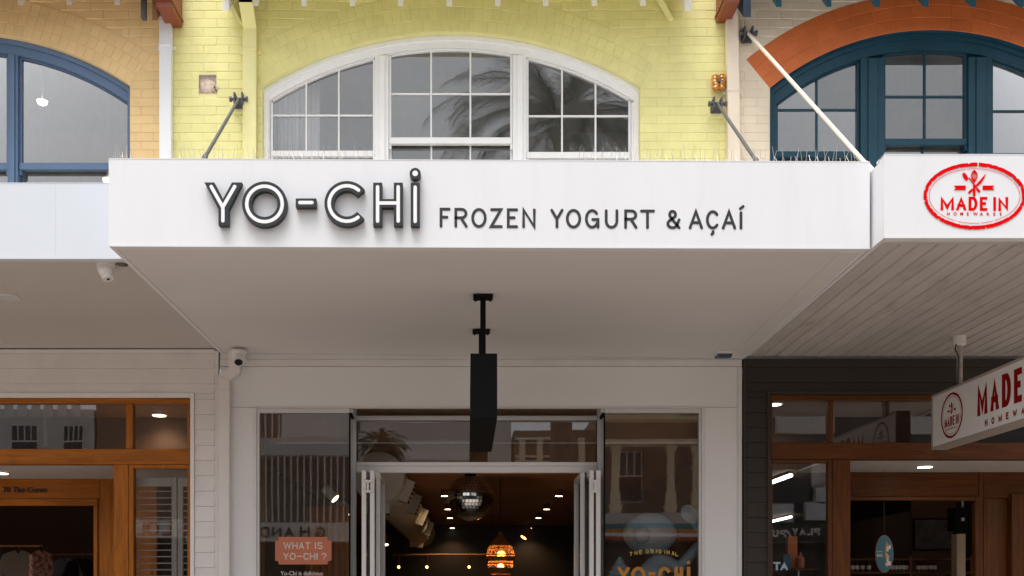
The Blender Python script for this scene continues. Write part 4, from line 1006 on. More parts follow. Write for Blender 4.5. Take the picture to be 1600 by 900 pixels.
# door frame set back
S2 = DD / F
dx0, dx1 = PX(546.5, DW), PX(944.5, DW)
m1 = MB(); A_ = MT['alu']
boxo('door_post', A_, SF, PX(549.5, DD), PX(557, DD), DD - .03, DD + .03, 0, PZ(640, DD) + .2, .004)
boxo('door_post', A_, SF, PX(933, DD), PX(940.5, DD), DD - .03, DD + .03, 0, PZ(640, DD) + .2, .004)
boxo('transom_bar', A_, SF, PX(557.2, DD), PX(932.8, DD), DD - .028, DD + .028, PZ(657, DD), PZ(650, DD), .004)
boxo('door_head', MT['aluwhite'], SF, PX(557.2, DD), PX(932.8, DD), DD - .031, DD + .03, PZ(739, DD), PZ(729, DD), .003)
boxo('door_head', MT['aluwhite'], SF, PX(557.2, DD), PX(932.8, DD), DD - .027, DD + .03, PZ(728.6, DD), PZ(722.5, DD), .003)
a, c = PX(557.2, DD), PX(932.8, DD)
MB().face([(a, DD, PZ(722.5, DD)), (c, DD, PZ(722.5, DD)), (c, DD, PZ(657, DD)), (a, DD, PZ(657, DD))]).build('transom_pane', MT['glass'], SF)
MB().face([(a, DD, PZ(650, DD)), (c, DD, PZ(650, DD)), (c, DD, PZ(640, DD) + .2), (a, DD, PZ(640, DD) + .2)]).build('transom_pane', MT['glass'], SF)
boxo('entry_ceiling', MT['trim_grey'], SF, dx0 + .035, dx1 - .035, DW + .055, DD + .04, PZ(640, DD) + .202, PZ(640, DD) + .24)
def leaf(x, ya, yb, m=MT['aluwhite']):
    zt_ = PZ(739, DD) - .01; f_ = .055; th = .021
    lf = MB(); lf.box(x - th, x + th, ya, ya + f_, .02, zt_, .003); lf.box(x - th, x + th, yb - f_, yb, .02, zt_, .003)
    lf.box(x - th + .001, x + th - .001, ya + f_, yb - f_, zt_ - f_, zt_, 0); lf.box(x - th + .001, x + th - .001, ya + f_, yb - f_, .02, .14, 0)
    o = lf.build('door_leaf', m, SF)
    MB().face([(x, ya + f_, .14), (x, yb - f_, .14), (x, yb - f_, zt_ - f_), (x, ya + f_, zt_ - f_)]).build('pane', MT['glass'], o)
    return o
for s_, cols in ((-1, (568.5, 581.5, 590.5)), (1, (935, 924.5, 910.5))):
    for i, c in enumerate(cols):
        ya = 9.60 if i < 2 else 9.78
        x = PX(c, ya); o = leaf(x, ya, ya + .62)
        if i == 0 or (s_ == 1 and i == 1):
            pass
    xa, xb = PX(cols[0], 9.6), PX(cols[1], 9.6)
    hg = MB()
    for z_ in (PZ(752, 9.6), PZ(768, 9.6)):
        hg.box(min(xa, xb) + .0, max(xa, xb) - .0, 9.578, 9.5995, z_ - .012, z_ + .012, .002)
    hg.box((xa + xb) / 2 - .01, (xa + xb) / 2 + .01, 9.575, 9.597, PZ(770, 9.6), PZ(750, 9.6), .002)
    hg.build('hinge', MT['aluwhite'], SF)
# bent beige drainpipe at the left of the middle shopfront
t = thing('drainpipe', 'pale square drainpipe with a double bend beside the middle shopfront', 'drainpipe', (PX(352), DW - .05, 0))
ya, yb = DW - .085, DW - .016
MB().poly([(PX(360.5), PZ(551)), (PX(377), PZ(551)), (PX(377), PZ(584)), (PX(361), PZ(597)), (PX(344.5), PZ(589)), (PX(360.5), PZ(577))], ya, yb).build('pipe_bend', MT['boards_white'], t)
MB().poly([(PX(344.5), PZ(589.3)), (PX(361), PZ(597.3)), (PX(361), 0), (PX(344.5), 0)], ya, yb).build('pipe', MT['boards_white'], t)
m1 = MB(); m1.box(PX(344), PX(361.5), ya - .004, yb, PZ(617), PZ(612), .002); m1.box(PX(361.6), PX(367), yb - .012, yb, PZ(616.5), PZ(612.5), .002); m1.build('strap', MT['boards_white'], t)

# ---- window vinyl on the middle shopfront
DV = DW + .028
t = thing('window_decal', 'coral window sticker with pale lettering on the left bay glass', 'window sticker', (PX(473, DV), DV, PZ(882, DV)))
frv = front(DV)
def dx(p): return PX(p, DV)
def dz(p): return PZ(p, DV)
cr_ = 5
pts = [(430, 845), (435, 845), (435, 839), (512, 839), (512, 845), (518, 845), (518, 876), (512, 877), (512, 882), (436, 882), (435, 877), (430, 876)]
MB().poly([(dx(a), dz(b)) for a, b in pts], -.002, 0, frv).build('coral_panel', MT['coral'], t)
sd_ = DV / F
word('WHAT IS', dx(443.0), dz(858), 10.8 * sd_, .78, 1.6 * sd_, 1.7 * sd_, .0032, frv, t, MT['vinyl_white'], 'round', .45)
word('YO-CHI ?', dx(442.5), dz(874.7), 10.8 * sd_, .80, 1.5 * sd_, 1.7 * sd_, .0032, frv, t, MT['vinyl_white'], 'round', .35)
text_mesh('caption', 'Yo-Chi is delicious', 9.4 * sd_, .001, frv, MT['vinyl_white'], t, dx(438.5), dz(899), .93, .0006)
t = thing('gold_lettering', 'gold lettering under an arched line of small words on right bay', 'window sticker', (PX(1020, DV), DV, PZ(900, DV)))
# arched small words
txt = 'THE ORIGINAL'; pos = [985.5, 994, 1002, None, 1012, 1020, 1027.5, 1034, 1041.5, 1050, 1057, 1064]
for ch, p in zip(txt, [986, 993.5, 1001, 0, 1011.5, 1019, 1025.5, 1031, 1038.5, 1044, 1051.5, 1057.5]):
    if ch == ' ': continue
    b_ = 869.5 - 5.0 * (1 - ((p - 1021) / 38) ** 2) 
    mb = MB(); glyph(mb, ch, dx(p - 2.4), dx(p + 2.4), dz(b_), dz(b_ - 6.4), 1.2 * sd_, .002, frv, 'round'); mb.build('small_letter', MT['goldlight'], t)
def gold(ch, a, c, top=885.5, bot=912, w_=5.6):
    mb = MB(); glyph(mb, ch, dx(a), dx(c), dz(bot), dz(top), w_ * sd_, .002, frv, 'square'); mb.build('letter', MT['gold'], t)
gold('Y', 965, 984); gold('O', 986, 1008.5); gold('C', 1028, 1047.5); gold('H', 1053.5, 1067.5); gold('I', 1073.2, 1078.6)
MB().poly([(dx(a), dz(b)) for a, b in ((1013, 894), (1024, 894), (1024, 898.5), (1013, 898.5))], -.002, 0, frv).build('hyphen', MT['gold'], t)
MB().poly([(dx(1075.6) + 3 * sd_ * math.cos(i * .4488), dz(879) + 3 * sd_ * math.sin(i * .4488)) for i in range(14)], -.002, 0, frv).build('letter_dot', MT['gold'], t)

# ---- inside the middle shop
CZ = H + 1.5
IN = room('shop_interior', -2.32, 2.57, DD + .05, 21.7, .004, CZ, MT['shop_wall'], MT['shop_floor'], MT['shop_ceiling'], MT['shop_dark'])
MB().face([(-2.32, DD + .045, CZ), (2.57, DD + .045, CZ), (2.57, DD + .045, CZ + .6), (-2.32, DD + .045, CZ + .6)]).build('bulkhead', MT['shop_ceiling'], IN)
for sx, lab in ((-.33, 'left'), (1.30, 'right')):
    for k, y in enumerate((14.36, 16.6, 18.5, 21.3)):
        words_ = ('nearest', 'second', 'third', 'farthest')[k]
        t = thing('ceiling_lamp', '%s small cylinder lamp in the %s row on the brown shop ceiling' % (words_, lab), 'ceiling lamp', (sx, y, CZ), 'cylinder lamps on the brown shop ceiling')
        MB().lathe((sx, y, CZ - .001), [(.05, 0), (.052, -.09)], 16).build('housing', MT['darkbrown'], t, smooth=True)
        MB().lathe((sx, y, CZ - .0915), [(.05, 0), (.05, -.004)], 16).build('diffuser', MT['lamp'], t)
        ld = bpy.data.lights.new('lamp', 'SPOT'); ld.energy = 22; ld.color = (1, .72, .42); ld.spot_size = R(130); ld.spot_blend = .7; ld.shadow_soft_size = .07
        lo = bpy.data.objects.new('lamp', ld); lo.location = (sx, y, CZ - .12); link(lo, t)
# mirror ball
t = thing('mirror_ball', 'large mirror ball hanging in the open shop doorway', 'mirror ball', (PX(735, 11.3), 11.3, PZ(778, 11.3)))
c = Vector((PX(735, 11.3), 11.3, PZ(778, 11.3))); rb = 36 * 11.3 / F
bm_ = MB(); nl = 22
for i in range(nl):
    p0, p1 = math.pi * i / nl, math.pi * (i + 1) / nl; nseg = max(6, int(2 * nl * math.sin((p0 + p1) / 2)))
    for j in range(nseg):
        a0, a1 = 2 * math.pi * j / nseg, 2 * math.pi * (j + 1) / nseg
        e = .06; q0, q1, b0, b1 = p0 + (p1 - p0) * e, p1 - (p1 - p0) * e, a0 + (a1 - a0) * e, a1 - (a1 - a0) * e
        tl = Vector((rnd.gauss(0, .012), rnd.gauss(0, .012), rnd.gauss(0, .012)))
        V4 = []
        for pp_, aa in ((q0, b0), (q1, b0), (q1, b1), (q0, b1)):
            n_ = Vector((math.sin(pp_) * math.cos(aa), math.sin(pp_) * math.sin(aa), math.cos(pp_))); V4.append(c + n_ * rb + tl.cross(n_) * .0 + tl * .25 * rb * .3 * rnd.uniform(.4, 1))
        bm_.face(V4)
o = bm_.build('mirror_tiles', MT['mirror'], t, recalc=False); o['kind'] = 'stuff'
MB().ball(c, rb * .975, u=32, v=20).build('ball_core', MT['blackmetal'], t, smooth=True)
MB().lathe((c.x, c.y, c.z + rb * .97), [(.07, 0), (.06, .03), (.02, .05), (.012, CZ - c.z - rb * .97 - .002)], 16).build('hanger', MT['blackmetal'], t, smooth=True)
# air duct with outlet boxes
t = thing('air_duct', 'fat cream round air duct with outlet boxes running along the shop ceiling', 'air duct', (-.936, 10.5, H + 1.264))
MB().lathe((-.936, 0, H + 1.23), [(.262, 10.5), (.27, 10.51), (.27, 20.3), (.25, 20.4)], 40, 'y').build('duct_pipe', MT['duct'], t, smooth=True)
for y, ang in ((10.95, -22), (12.5, -22), (14.6, -22), (17.2, -22), (10.9, -95), (18.8, -95)):
    if True:
        ca, sa = math.cos(R(ang)), math.sin(R(ang))
        ex_ = Vector((ca, 0, sa)); up_ = Vector((-sa, 0, ca)); cc = Vector((-.936, y, H + 1.23)) + ex_ * .28
        P8 = [cc + ex_ * a + up_ * b_ + Vector((0, cy_, 0)) for a in (-.09, .07) for b_, cy_ in ((-.12, -.13), (.12, -.13), (.12, .13), (-.12, .13))]
        b1 = MB().hexa(P8[:4], P8[4:]).build('outlet_box', MT['duct'], t)
        gm = MB()
        for k in range(5):
            u = -.1 + k * .05; P8 = [cc + ex_ * a + up_ * b_ + Vector((0, cy_, 0)) for a in (.071, .074) for b_, cy_ in ((u - .014, -.11), (u + .014, -.11), (u + .014, .11), (u - .014, .11))]
            gm.hexa(P8[:4], P8[4:])
        gm.build('grille', MT['blackmetal'], b1)
# woven pendant lamp
yP = 13.0; xx, zz = PX(782, yP), PZ(868, yP); kP = yP / F
t = thing('pendant_lamp', 'glowing woven rattan pendant lamp with two tiers', 'pendant lamp', (xx, yP, zz))
prof = [(2, 37), (4, 31), (9, 25.5), (15, 19), (20, 10), (22.5, 1), (22, -5), (19.5, -9), (20, -13), (20, -20), (16.5, -29)]
wv = MB(); nr = 18
ringpts = []
for r_, h in prof: ringpts.append([Vector((xx + r_ * kP * math.cos(2 * math.pi * i / nr), yP + r_ * kP * math.sin(2 * math.pi * i / nr), zz + h * kP)) for i in range(nr)])
for k in range(len(prof) - 1):
    for i in range(nr):
        wv.tube(ringpts[k][i], ringpts[k + 1][(i + 1) % nr], .004, n=4, caps=False); wv.tube(ringpts[k][i], ringpts[k + 1][(i - 1) % nr], .004, n=4, caps=False)
for k in (3, 4, 5, 6, 8, 9):
    for i in range(nr): wv.tube(ringpts[k][i], ringpts[k][(i + 1) % nr], .007, n=4, caps=False)
wv.build('woven_shade', MT['rattan'], t)
bd = MB()
for p0_, p1_ in (((2, 37), (4, 31)), ((4, 31), (9, 25.5)), ((9, 25.5), (15, 19)), ((15, 19), (17.2, 15)), ((22.5, -1.5), (22, -5)), ((22, -5), (19.5, -9)), ((20, -18.5), (20, -20)), ((20, -20), (16.5, -29))):
    A_ = [Vector((xx + (p0_[0] - .4) * kP * math.cos(2 * math.pi * i / 24), yP + (p0_[0] - .4) * kP * math.sin(2 * math.pi * i / 24), zz + p0_[1] * kP)) for i in range(25)]
    B_ = [Vector((xx + (p1_[0] - .4) * kP * math.cos(2 * math.pi * i / 24), yP + (p1_[0] - .4) * kP * math.sin(2 * math.pi * i / 24), zz + p1_[1] * kP)) for i in range(25)]
    bd.strip(A_, B_)
bd.build('shade_band', MT['rattan'], t)
MB().ball((xx + .01, yP, zz + 1 * kP), .055, u=16, v=10).build('bulb', MT['bulb'], t, smooth=True)
MB().ball((xx, yP, zz - 18 * kP), .045, u=16, v=10).build('bulb', MT['bulb'], t, smooth=True)
MB().tube((xx, yP, zz + 34 * kP), (xx, yP, CZ - .001), .006, n=6).build('cord', MT['black'], t)
ld = bpy.data.lights.new('lamp', 'POINT'); ld.energy = 7; ld.color = (1, .62, .28); ld.shadow_soft_size = .05
lo = bpy.data.objects.new('lamp', ld); lo.location = (xx, yP - .08, zz - 10 * kP); link(lo, t)
# rail of small spots at the back
yR = 18.5
t = thing('lamp_rail', 'bronze rail with three small hanging lamps at the back of the shop', 'lamp rail', (PX(670, yR), yR, PZ(867, yR)))
MB().tube((PX(612, yR), yR, PZ(867, yR)), (PX(770, yR), yR, PZ(867, yR)), .02, n=8).build('rail', MT['rattan'], t)
for p in (612, 770): MB().tube((PX(p, yR), yR, PZ(867, yR)), (PX(p, yR), yR, CZ - .001), .008, n=6).build('hanger', MT['black'], t)
for p in (623, 667, 733):
    MB().tube((PX(p, yR), yR, PZ(868, yR)), (PX(p, yR), yR, PZ(880, yR)), .03, n=8).build('lamp_holder', MT['darkbrown'], t)
    MB().ball((PX(p, yR), yR, PZ(886, yR)), .026, u=10, v=8).build('bulb', MT['bulb'], t)
def spot(label, px, py, D, dirx, dirz, k=1.0, diry=-.5, glow='lamp', col='camwhite', ctop=CZ):
    x, z = PX(px, D), PZ(py, D); dv = Vector((dirx, diry, dirz)).normalized()
    t = thing('spotlight', label, 'spotlight', (x, D, z))
    p = Vector((x, D, z)); q = p + dv * .17 * k
    MB().tube(p, q, .05 * k, .055 * k, 16).build('can', MT[col], t, smooth=True)
    MB().tube(q + dv * .0005, q + dv * .004, .047 * k, n=16).build('lens', MT[glow], t)
    MB().tube(p + dv * .03, (x, D, ctop - .002), .01 * k, n=6).build('stem', MT[col], t)
spot('white track spotlight aimed down in the left bay window', 507, 763, 11.0, .62, -.6, 1.0, -.12)
spot('second white spotlight at the right edge of the left bay window', 533, 787, 12.6, .66, -.6, 1.0, -.1)
spot('lit spotlight under the air duct inside the doorway', 601, 836, 15.0, .1, -.9, .9, -.25, 'lamp', 'darkbrown')
spot('warm spotlight at the right of the back wall', 828, 826, 18.0, -.5, -.7, 1.2, -.2, 'bulb', 'rattan')
# curtain and timber display inside the left bay
tb = MB().box(PX(405, 9.75), PX(414, 9.75), 9.72, 9.78, .3, PZ(646, 9.75) - .01, .004).build('timber_post', MT['wood_z']); tag(tb, 'slim timber post inside the left edge of the left bay', 'post')
dr = MB(); n = 40; xa, xb = PX(478, 11.4), PX(545, 11.4)
pts = [(xa + (xb - xa) * i / n, 11.4 + .03 * math.sin(i * 1.1)) for i in range(n + 1)]
dr.strip([(x, y, CZ - .5) for x, y in pts], [(x, y, .3) for x, y in pts])
tag(dr.build('drape', mat('amber_drape_cloth', (0.50, 0.20, 0.04), 0.9), None, smooth=True), 'amber drape hanging inside the left bay window', 'drape')
# plain rounded figure in the right bay
t = thing('display_figure', 'plain pale blue rounded display figure raising a spoon in right bay', 'statue', (PX(1035, 9.99), 9.99, .3))
Y = 9.86; fx = lambda p: PX(p, Y); fz = lambda p: PZ(p, Y); fk = Y / F
fg = bmesh.new(); vv = []; me = bpy.data.meshes.new('body')
chain = [((1032, 1010), 34), ((1034, 960), 38), ((1036, 905), 32), ((1026, 872), 24)]
for (a, b_), r_ in chain: vv.append(fg.verts.new((fx(a), Y + .12, fz(b_))))
for i in range(len(vv) - 1): fg.edges.new((vv[i], vv[i + 1]))
arm = [((1064, 888), 12), ((1082, 868), 11), ((1100, 846), 10)]
pv = vv[3]; av = []
for (a, b_), r_ in arm: q = fg.verts.new((fx(a), Y + .08, fz(b_))); fg.edges.new((pv, q)); pv = q; av.append(q)
arm2 = [((1000, 900), 13), ((985, 905), 11), ((975, 903), 9)]
pv = vv[2]
for (a, b_), r_ in arm2: q = fg.verts.new((fx(a), Y + .02, fz(b_))); fg.edges.new((pv, q)); pv = q
fg.verts.ensure_lookup_table(); fg.to_mesh(me); fg.free(); me.materials.append(MT['statue'])
bo = bpy.data.objects.new('body', me); link(bo, t)
sm = bo.modifiers.new('skin', 'SKIN'); sm.use_smooth_shade = True
for v_, (_, r_) in zip(me.skin_vertices[0].data, chain + arm + arm2): v_.radius = (min(r_ * fk * .95, .15), min(r_ * fk * .95, .12)) if False else (r_ * fk * .95, min(r_ * fk * .9, .16))
me.skin_vertices[0].data[0].use_root = True
bo.modifiers.new('sub', 'SUBSURF').levels = 2; bo.modifiers['sub'].render_levels = 2
MB().ball((fx(1019), Y + .12, fz(833)), 42 * fk, 34 * fk, 33 * fk, 32, 20).build('head', MT['statue'], t, smooth=True); MB().ball((fx(1002), Y - .06, fz(836)), 14 * fk, 9 * fk, 14 * fk).build('cheek', MT['statue'], t, smooth=True)
sp = MB(); sp.ball((fx(1076), Y - .02, fz(803)), 12 * fk, 3.5 * fk, 15 * fk, rot=Matrix.Rotation(R(-35), 4, 'Y')); sp.tube((fx(1082), Y - .01, fz(815)), (fx(1100), Y + .03, fz(842)), 4.5 * fk, 4.5 * fk, 10); sp.build('spoon', MT['statue'], t, smooth=True)
sw = MB(); sw.lathe((fx(968), Y - .02, fz(905)), [(10 * fk, -.09), (17 * fk, -.03), (20 * fk, 0), (20 * fk, .03), (16 * fk, .05), (17 * fk, .07), (12 * fk, .1), (12.5 * fk, .12), (7 * fk, .15), (7.5 * fk, .165), (1.5 * fk, .22)], 20); sw.build('swirl_cup', MT['statue'], t, smooth=True)

# ------------------------------------------------------------------ left shopfront
SL = thing('shopfront', 'left shopfront with white weatherboards and orange brown timber frames', 'shopfront', (PX(100), DW, 0))
B = MT['boards_white']; W, WZ = MT['wood_x'], MT['wood_z']
xR, xT = PX(336), PX(341.5)
boxo('corner_post', B, SL, xR, xT, DW - .012, DW + .06, 0, PZ(549), .003)
boxo('cornice_strip', B, SL, PX(-700), xR - .001, DW - .008, DW + .05, PZ(552), PZ(546), .003)
pitch = 23.9 * S
def lap(name, x0, x1, z0, z1, m, parent, back=0.05, lip=.014):
    MB().hexa([(x0, DW - lip, z0), (x1, DW - lip, z0), (x1, DW - .002, z1), (x0, DW - .002, z1)][:2] + [(x1, DW + back, z0), (x0, DW + back, z0)],
              [(x0, DW - .003, z1), (x1, DW - .003, z1), (x1, DW + back, z1), (x0, DW + back, z1)]).build(name, m, parent)
k = 0
z = PZ(552.5)
while z > 0.05:
    zb_ = max(z - pitch, 0.02)
    if zb_ > PZ(615): lap('weatherboard', PX(-700), xR - .002, zb_ + .002, z, B, SL)
    elif z > PZ(615): lap('weatherboard', PX(-700), xR - .002, PZ(614.5), z, B, SL); lap('weatherboard', PX(304.8), xR - .002, zb_ + .002, PZ(614.8), B, SL)
    else: lap('weatherboard', PX(304.8), xR - .002, zb_ + .002, z, B, SL)
    z -= pitch
m1 = MB(); m1.box(PX(298.3), PX(304.3), DW - .028, DW + .05, 0, PZ(614.3), .004); m1.box(PX(-700), PX(298.1), DW - .028, DW + .05, PZ(622), PZ(614.4), .004); m1.build('white_surround', MT['white'], SL)
def timber(parent, m, a, c, ya, yb, t_, b_, name='timber_frame'): return boxo(name, m, parent, PX(a), PX(c), ya, yb, PZ(b_), PZ(t_), .005)
ya, yb = DW - .012, DW + .08
timber(SL, W, -700, 298, ya, yb, 622.3, 630.5)
timber(SL, WZ, 293, 298, ya + .004, yb, 630.8, 701.5)
timber(SL, WZ, 197, 207.5, ya + .004, yb, 630.8, 701.5)
timber(SL, W, -700, 298, ya - .004, yb + .02, 701.8, 725.5, 'transom_beam')
timber(SL, WZ, 178.5, 201, ya - .003, yb + .02, 725.8, 1190, 'door_post')
m1 = MB(); m1.box(PX(201.2), PX(208.5), ya + .006, yb, .02, PZ(725.8), .003); m1.box(PX(293), PX(298), ya + .006, yb, .02, PZ(725.8), .003); m1.box(PX(208.7), PX(292.8), ya + .007, yb, PZ(732), PZ(725.9), .003); m1.build('window_frame', WZ, SL)
def pane(parent, a, c, t_, b_, D=DW + .03, name='window_pane'):
    MB().face([(PX(a), D, PZ(b_)), (PX(c), D, PZ(b_)), (PX(c), D, PZ(t_)), (PX(a), D, PZ(t_))]).build(name, MT['glass'], parent)
pane(SL, -700, 197, 630.5, 701.8); pane(SL, 207.5, 293, 630.5, 701.8); pane(SL, 208.5, 293, 732, 1150)
# porch and inner door
DI = 10.8; zp = PZ(725.8) + .004
boxo('porch_ceiling', MT['porch'], SL, PX(-700), xR - .02, DW + .101, DI + .06, zp, zp + .02)
def tI(a, c, t_, b_, dy=0, m=W, name='inner_frame', D=DI): return boxo(name, m, SL, PX(a, D), PX(c, D), D + dy, D + .06, PZ(b_, D), PZ(t_, D), .004)
boxo('lintel_board', W, SL, PX(-600, DI), PX(155.3, DI), DI + .003, DI + .06, PZ(779.5, DI), zp - .002, .004)
tI(-600, 153, 779.8, 790, -.012); tI(146.5, 153, 790.2, 1160, -.010, WZ); tI(155.6, 245, 730, 1160, .002, WZ, 'side_panel'); 
boxo('side_panel', WZ, SL, PX(153.2, DI), PX(155.4, DI), DI + .012, DI + .06, .02, PZ(779.8, DI))
text_mesh('address_lettering', '70 The Corso', 11.8 * DI / F, .012, front(DI + .002), MT['black'], SL, PX(4.5, DI), PZ(769.3, DI), 1.02, .0012)
downlight('lit downlight in the porch ceiling of the left shop', PX(2, 10.25), 10.25, zp - .001, .08, MT['camwhite'], MT['lamp'], power=16)
downlight('lit downlight behind the small upper pane of the left shop', PX(249, 10.6), 10.6, PZ(648, 10.6), .085, MT['camwhite'], MT['lamp'], power=10)
zc2 = PZ(648, 10.6)
room('left_shop_interior', PX(-650, 10.86), xR - .03, DI + .062, 17, .004, zc2 + .03, MT['shop_wall'], MT['shop_floor'], MT['shop_wall'], MT['shop_wall'])
MB().face([(PX(-700), DW + .1, zc2 + .006), (xR - .03, DW + .1, zc2 + .006), (xR - .03, DI + .2, zc2 + .006), (PX(-700), DI + .2, zc2 + .006)]).build('transom_ceiling', MT['shop_ceiling'], SL)
MB().face([(xR - .025, DW + .09, 0), (xR - .025, 11, 0), (xR - .025, 11, zc2 + .2), (xR - .025, DW + .09, zc2 + .2)]).build('party_lining', MT['shop_wall'], SL)
MB().face([(PX(-700), DI + .02, zp + .03), (xR - .03, DI + .02, zp + .03), (xR - .03, DI + .02, zc2 + .05), (PX(-700), DI + .02, zc2 + .05)]).build('transom_back', MT['shop_wall'], SL)
# louvred shutters behind the side window
yS = DW + .17
for lab, a, c in (('wide white louvred shutter behind the left shop side window', 209.5, 276), ('white louvred shutter behind the right edge of the side window', 277.5, 330)):
    t = thing('louvred_shutter', lab, 'shutter', (PX(a, yS), yS, .05))
    x0_, x1_ = PX(a, yS), PX(c, yS); st = .05; zt_ = PZ(746, yS)
    m1 = MB(); m1.box(x0_ + (0.0), x0_ + .012 if c < 290 else x0_ + st, yS, yS + .035, .05, zt_, .003); m1.box(x1_ - st, x1_, yS, yS + .035, .05, zt_, .003); m1.box(x0_ + .012, x1_ - st, yS + .001, yS + .034, PZ(760, yS), zt_, .003); m1.build('shutter_frame', MT['slatwhite'], t)
    zz = PZ(768, yS)
    while zz > .15:
        MB().hexa([(x0_ + .013, yS + .002, zz - .003), (x1_ - st - .001, yS + .002, zz - .003), (x1_ - st - .001, yS + .05, zz + .004), (x0_ + .013, yS + .05, zz + .004)], [(x0_ + .013, yS + .002, zz + .005), (x1_ - st - .001, yS + .002, zz + .005), (x1_ - st - .001, yS + .05, zz + .012), (x0_ + .013, yS + .05, zz + .012)]).build('slat', MT['slatwhite'], t)
        zz -= 10.4 * S
# clothes in the left shop
def garment_mesh(w_, h, th, seed, sleeves=True):
    r_ = random.Random(seed); mb = MB()
    out = [(-.1, .5), (-.5, .42), (-.72, .1), (-.52, -.02), (-.46, .12), (-.44, -.9), (.44, -.9), (.46, .12), (.52, -.02), (.72, .1), (.5, .42), (.1, .5), (0, .44)] if sleeves else [(-.1, .5), (-.42, .42), (-.44, .1), (-.46, -.9), (.46, -.9), (.44, .1), (.42, .42), (.1, .5), (0, .44)]
    return [(u * w_ * r_.uniform(.96, 1.04), v_ * h) for u, v_ in out], th
def rail(label, px0, px1, py, D, items):
    t = thing('clothes_rail', label, 'clothes rail', (PX(px0, D), D, PZ(py, D)))
    z = PZ(py, D); a, c = PX(px0, D), PX(px1, D)
    MB().tube((a, D, z), (c, D, z), .013, n=8).build('rail_bar', MT['rattan'], t)
    for x in (a + .02, c - .02): MB().tube((x, D, z - .005), (x, D, .01), .014, n=8).build('upright', MT['blackmetal'], t)
    for lab, px, m, yaw, sl_, w_, cat in items:
        g = thing('hanging_garment', lab, cat, (PX(px, D), D, z))
        pts, th = garment_mesh(w_, .75, .05, px, sl_)
        ca, sa = math.cos(yaw), math.sin(yaw); x0_ = PX(px, D); zc_ = z - .43
        fr_ = lambda u, v_, n, ca=ca, sa=sa, x0_=x0_, zc_=zc_: (x0_ + u * ca - n * sa, D + u * sa + n * ca, zc_ + v_)
        MB().poly(pts, -.035, .035, fr_).build('cloth', m, g)
        hk = MB(); hk.tube(fr_(0, .43, 0), fr_(0, .36, 0), .004, n=6); hk.tube(fr_(0, .37, 0), fr_(-.18, .31, 0), .006, n=6); hk.tube(fr_(0, .37, 0), fr_(.18, .31, 0), .006, n=6); hk.build('hanger', MT['wood_x'], g)
rail('front clothes rail just inside the left shop door', -80, 66, 853, 13.0, [
    ('grey brown T-shirt facing out on the front rail', 30, MT['shirt_grey'], .12, True, .40, 'shirt'),
    ('red and white patterned shirt hanging at the front rail end', 68 - 4, MT['shirt_print'], 1.0, False, .34, 'shirt'),
    ('dark shirt on the front rail at the picture edge', -6, MT['shirt_black'], .5, True, .4, 'shirt')])
rail('back clothes rail beside the timber door jamb', 78, 190, 866, 14.0, [
    ('faded denim shirt on the back rail', 103, MT['shirt_blue'], -.15, True, .40, 'shirt'),
    ('black shirt on the back rail beside the door jamb', 128, MT['shirt_black'], .8, True, .40, 'shirt')])
tee = None and text_mesh('chest_print', 'HHANU', .05, .002, front(12.94), MT['shirt_black'], None, PX(21, 12.94), PZ(879, 12.94)) if False else None
# ------------------------------------------------------------------ right shopfront
SR = thing('shopfront', 'right shopfront with dark taupe weatherboards and brown timber frames', 'shopfront', (PX(1400), DW, 0))
B = MT['boards_dark']; W, WZ = MT['dwood_x'], MT['dwood_z']
xL = PX(1161); xE = PX(2150)
boxo('corner_post', B, SR, xL + .003, PX(1166), DW - .014, DW + .05, 0, PZ(561), .003)
boxo('cornice_strip', B, SR, PX(1166) + .001, xE, DW - .012, DW + .05, PZ(574), PZ(561), .003)
z = PZ(574.4); pitch = 23.4 * S
while z > .05:
    zb_ = max(z - pitch, .02)
    if zb_ > PZ(612): lap('weatherboard', PX(1166) + .002, xE, zb_ + .002, z, B, SR)
    elif z > PZ(612): lap('weatherboard', PX(1166) + .002, xE, PZ(611.5), z, B, SR); lap('weatherboard', PX(1166) + .002, PX(1198) - .002, zb_ + .002, PZ(611.7), B, SR)
    else: lap('weatherboard', PX(1166) + .002, PX(1198) - .002, zb_ + .002, z, B, SR)
    z -= pitch
m1 = MB(); m1.box(PX(1198), PX(1203), DW - .026, DW + .05, 0, PZ(611.4), .004); m1.box(PX(1203.2), xE, DW - .026, DW + .05, PZ(617), PZ(611.4), .004); m1.build('taupe_surround', B, SR)
ya, yb = DW - .012, DW + .08
timber(SR, W, 1203.3, 2150, ya, yb, 617.3, 626)
timber(SR, WZ, 1203.3, 1207, ya + .004, yb, 626.3, 691.5); timber(SR, WZ, 1294, 1302, ya + .004, yb, 626.3, 691.5)
timber(SR, W, 1203.3, 2150, ya - .004, yb + .02, 691.8, 718, 'transom_beam')
timber(SR, WZ, 1300.5, 1328, ya - .003, yb + .02, 718.3, 1190, 'door_post')
m1 = MB(); m1.box(PX(1203.3), PX(1207), ya + .006, yb, .02, PZ(718.3), .003); m1.box(PX(1294), PX(1300.3), ya + .006, yb, .02, PZ(718.3), .003); m1.box(PX(1207.2), PX(1293.8), ya + .007, yb, PZ(723), PZ(718.4), .003); m1.build('window_frame', WZ, SR)
pane(SR, 1207, 1294, 626, 692); pane(SR, 1302, 2150, 626, 692); pane(SR, 1207, 1294, 723, 1150)
DJ = 10.58; zq = PZ(718.3) + .004
boxo('porch_ceiling', MT['porch'], SR, PX(1300.5), xE, DW + .101, DJ + .06, zq, zq + .02)
def tJ(a, c, t_, b_, dy=0, m=W, name='inner_frame', D=DJ): return boxo(name, m, SR, PX(a, D), PX(c, D), D + dy, D + .06, PZ(b_, D), PZ(t_, D), .004)
boxo('lintel_board', W, SR, PX(1290, DJ), PX(1529, DJ), DJ + .003, DJ + .06, PZ(775.5, DJ), zq - .002, .004)
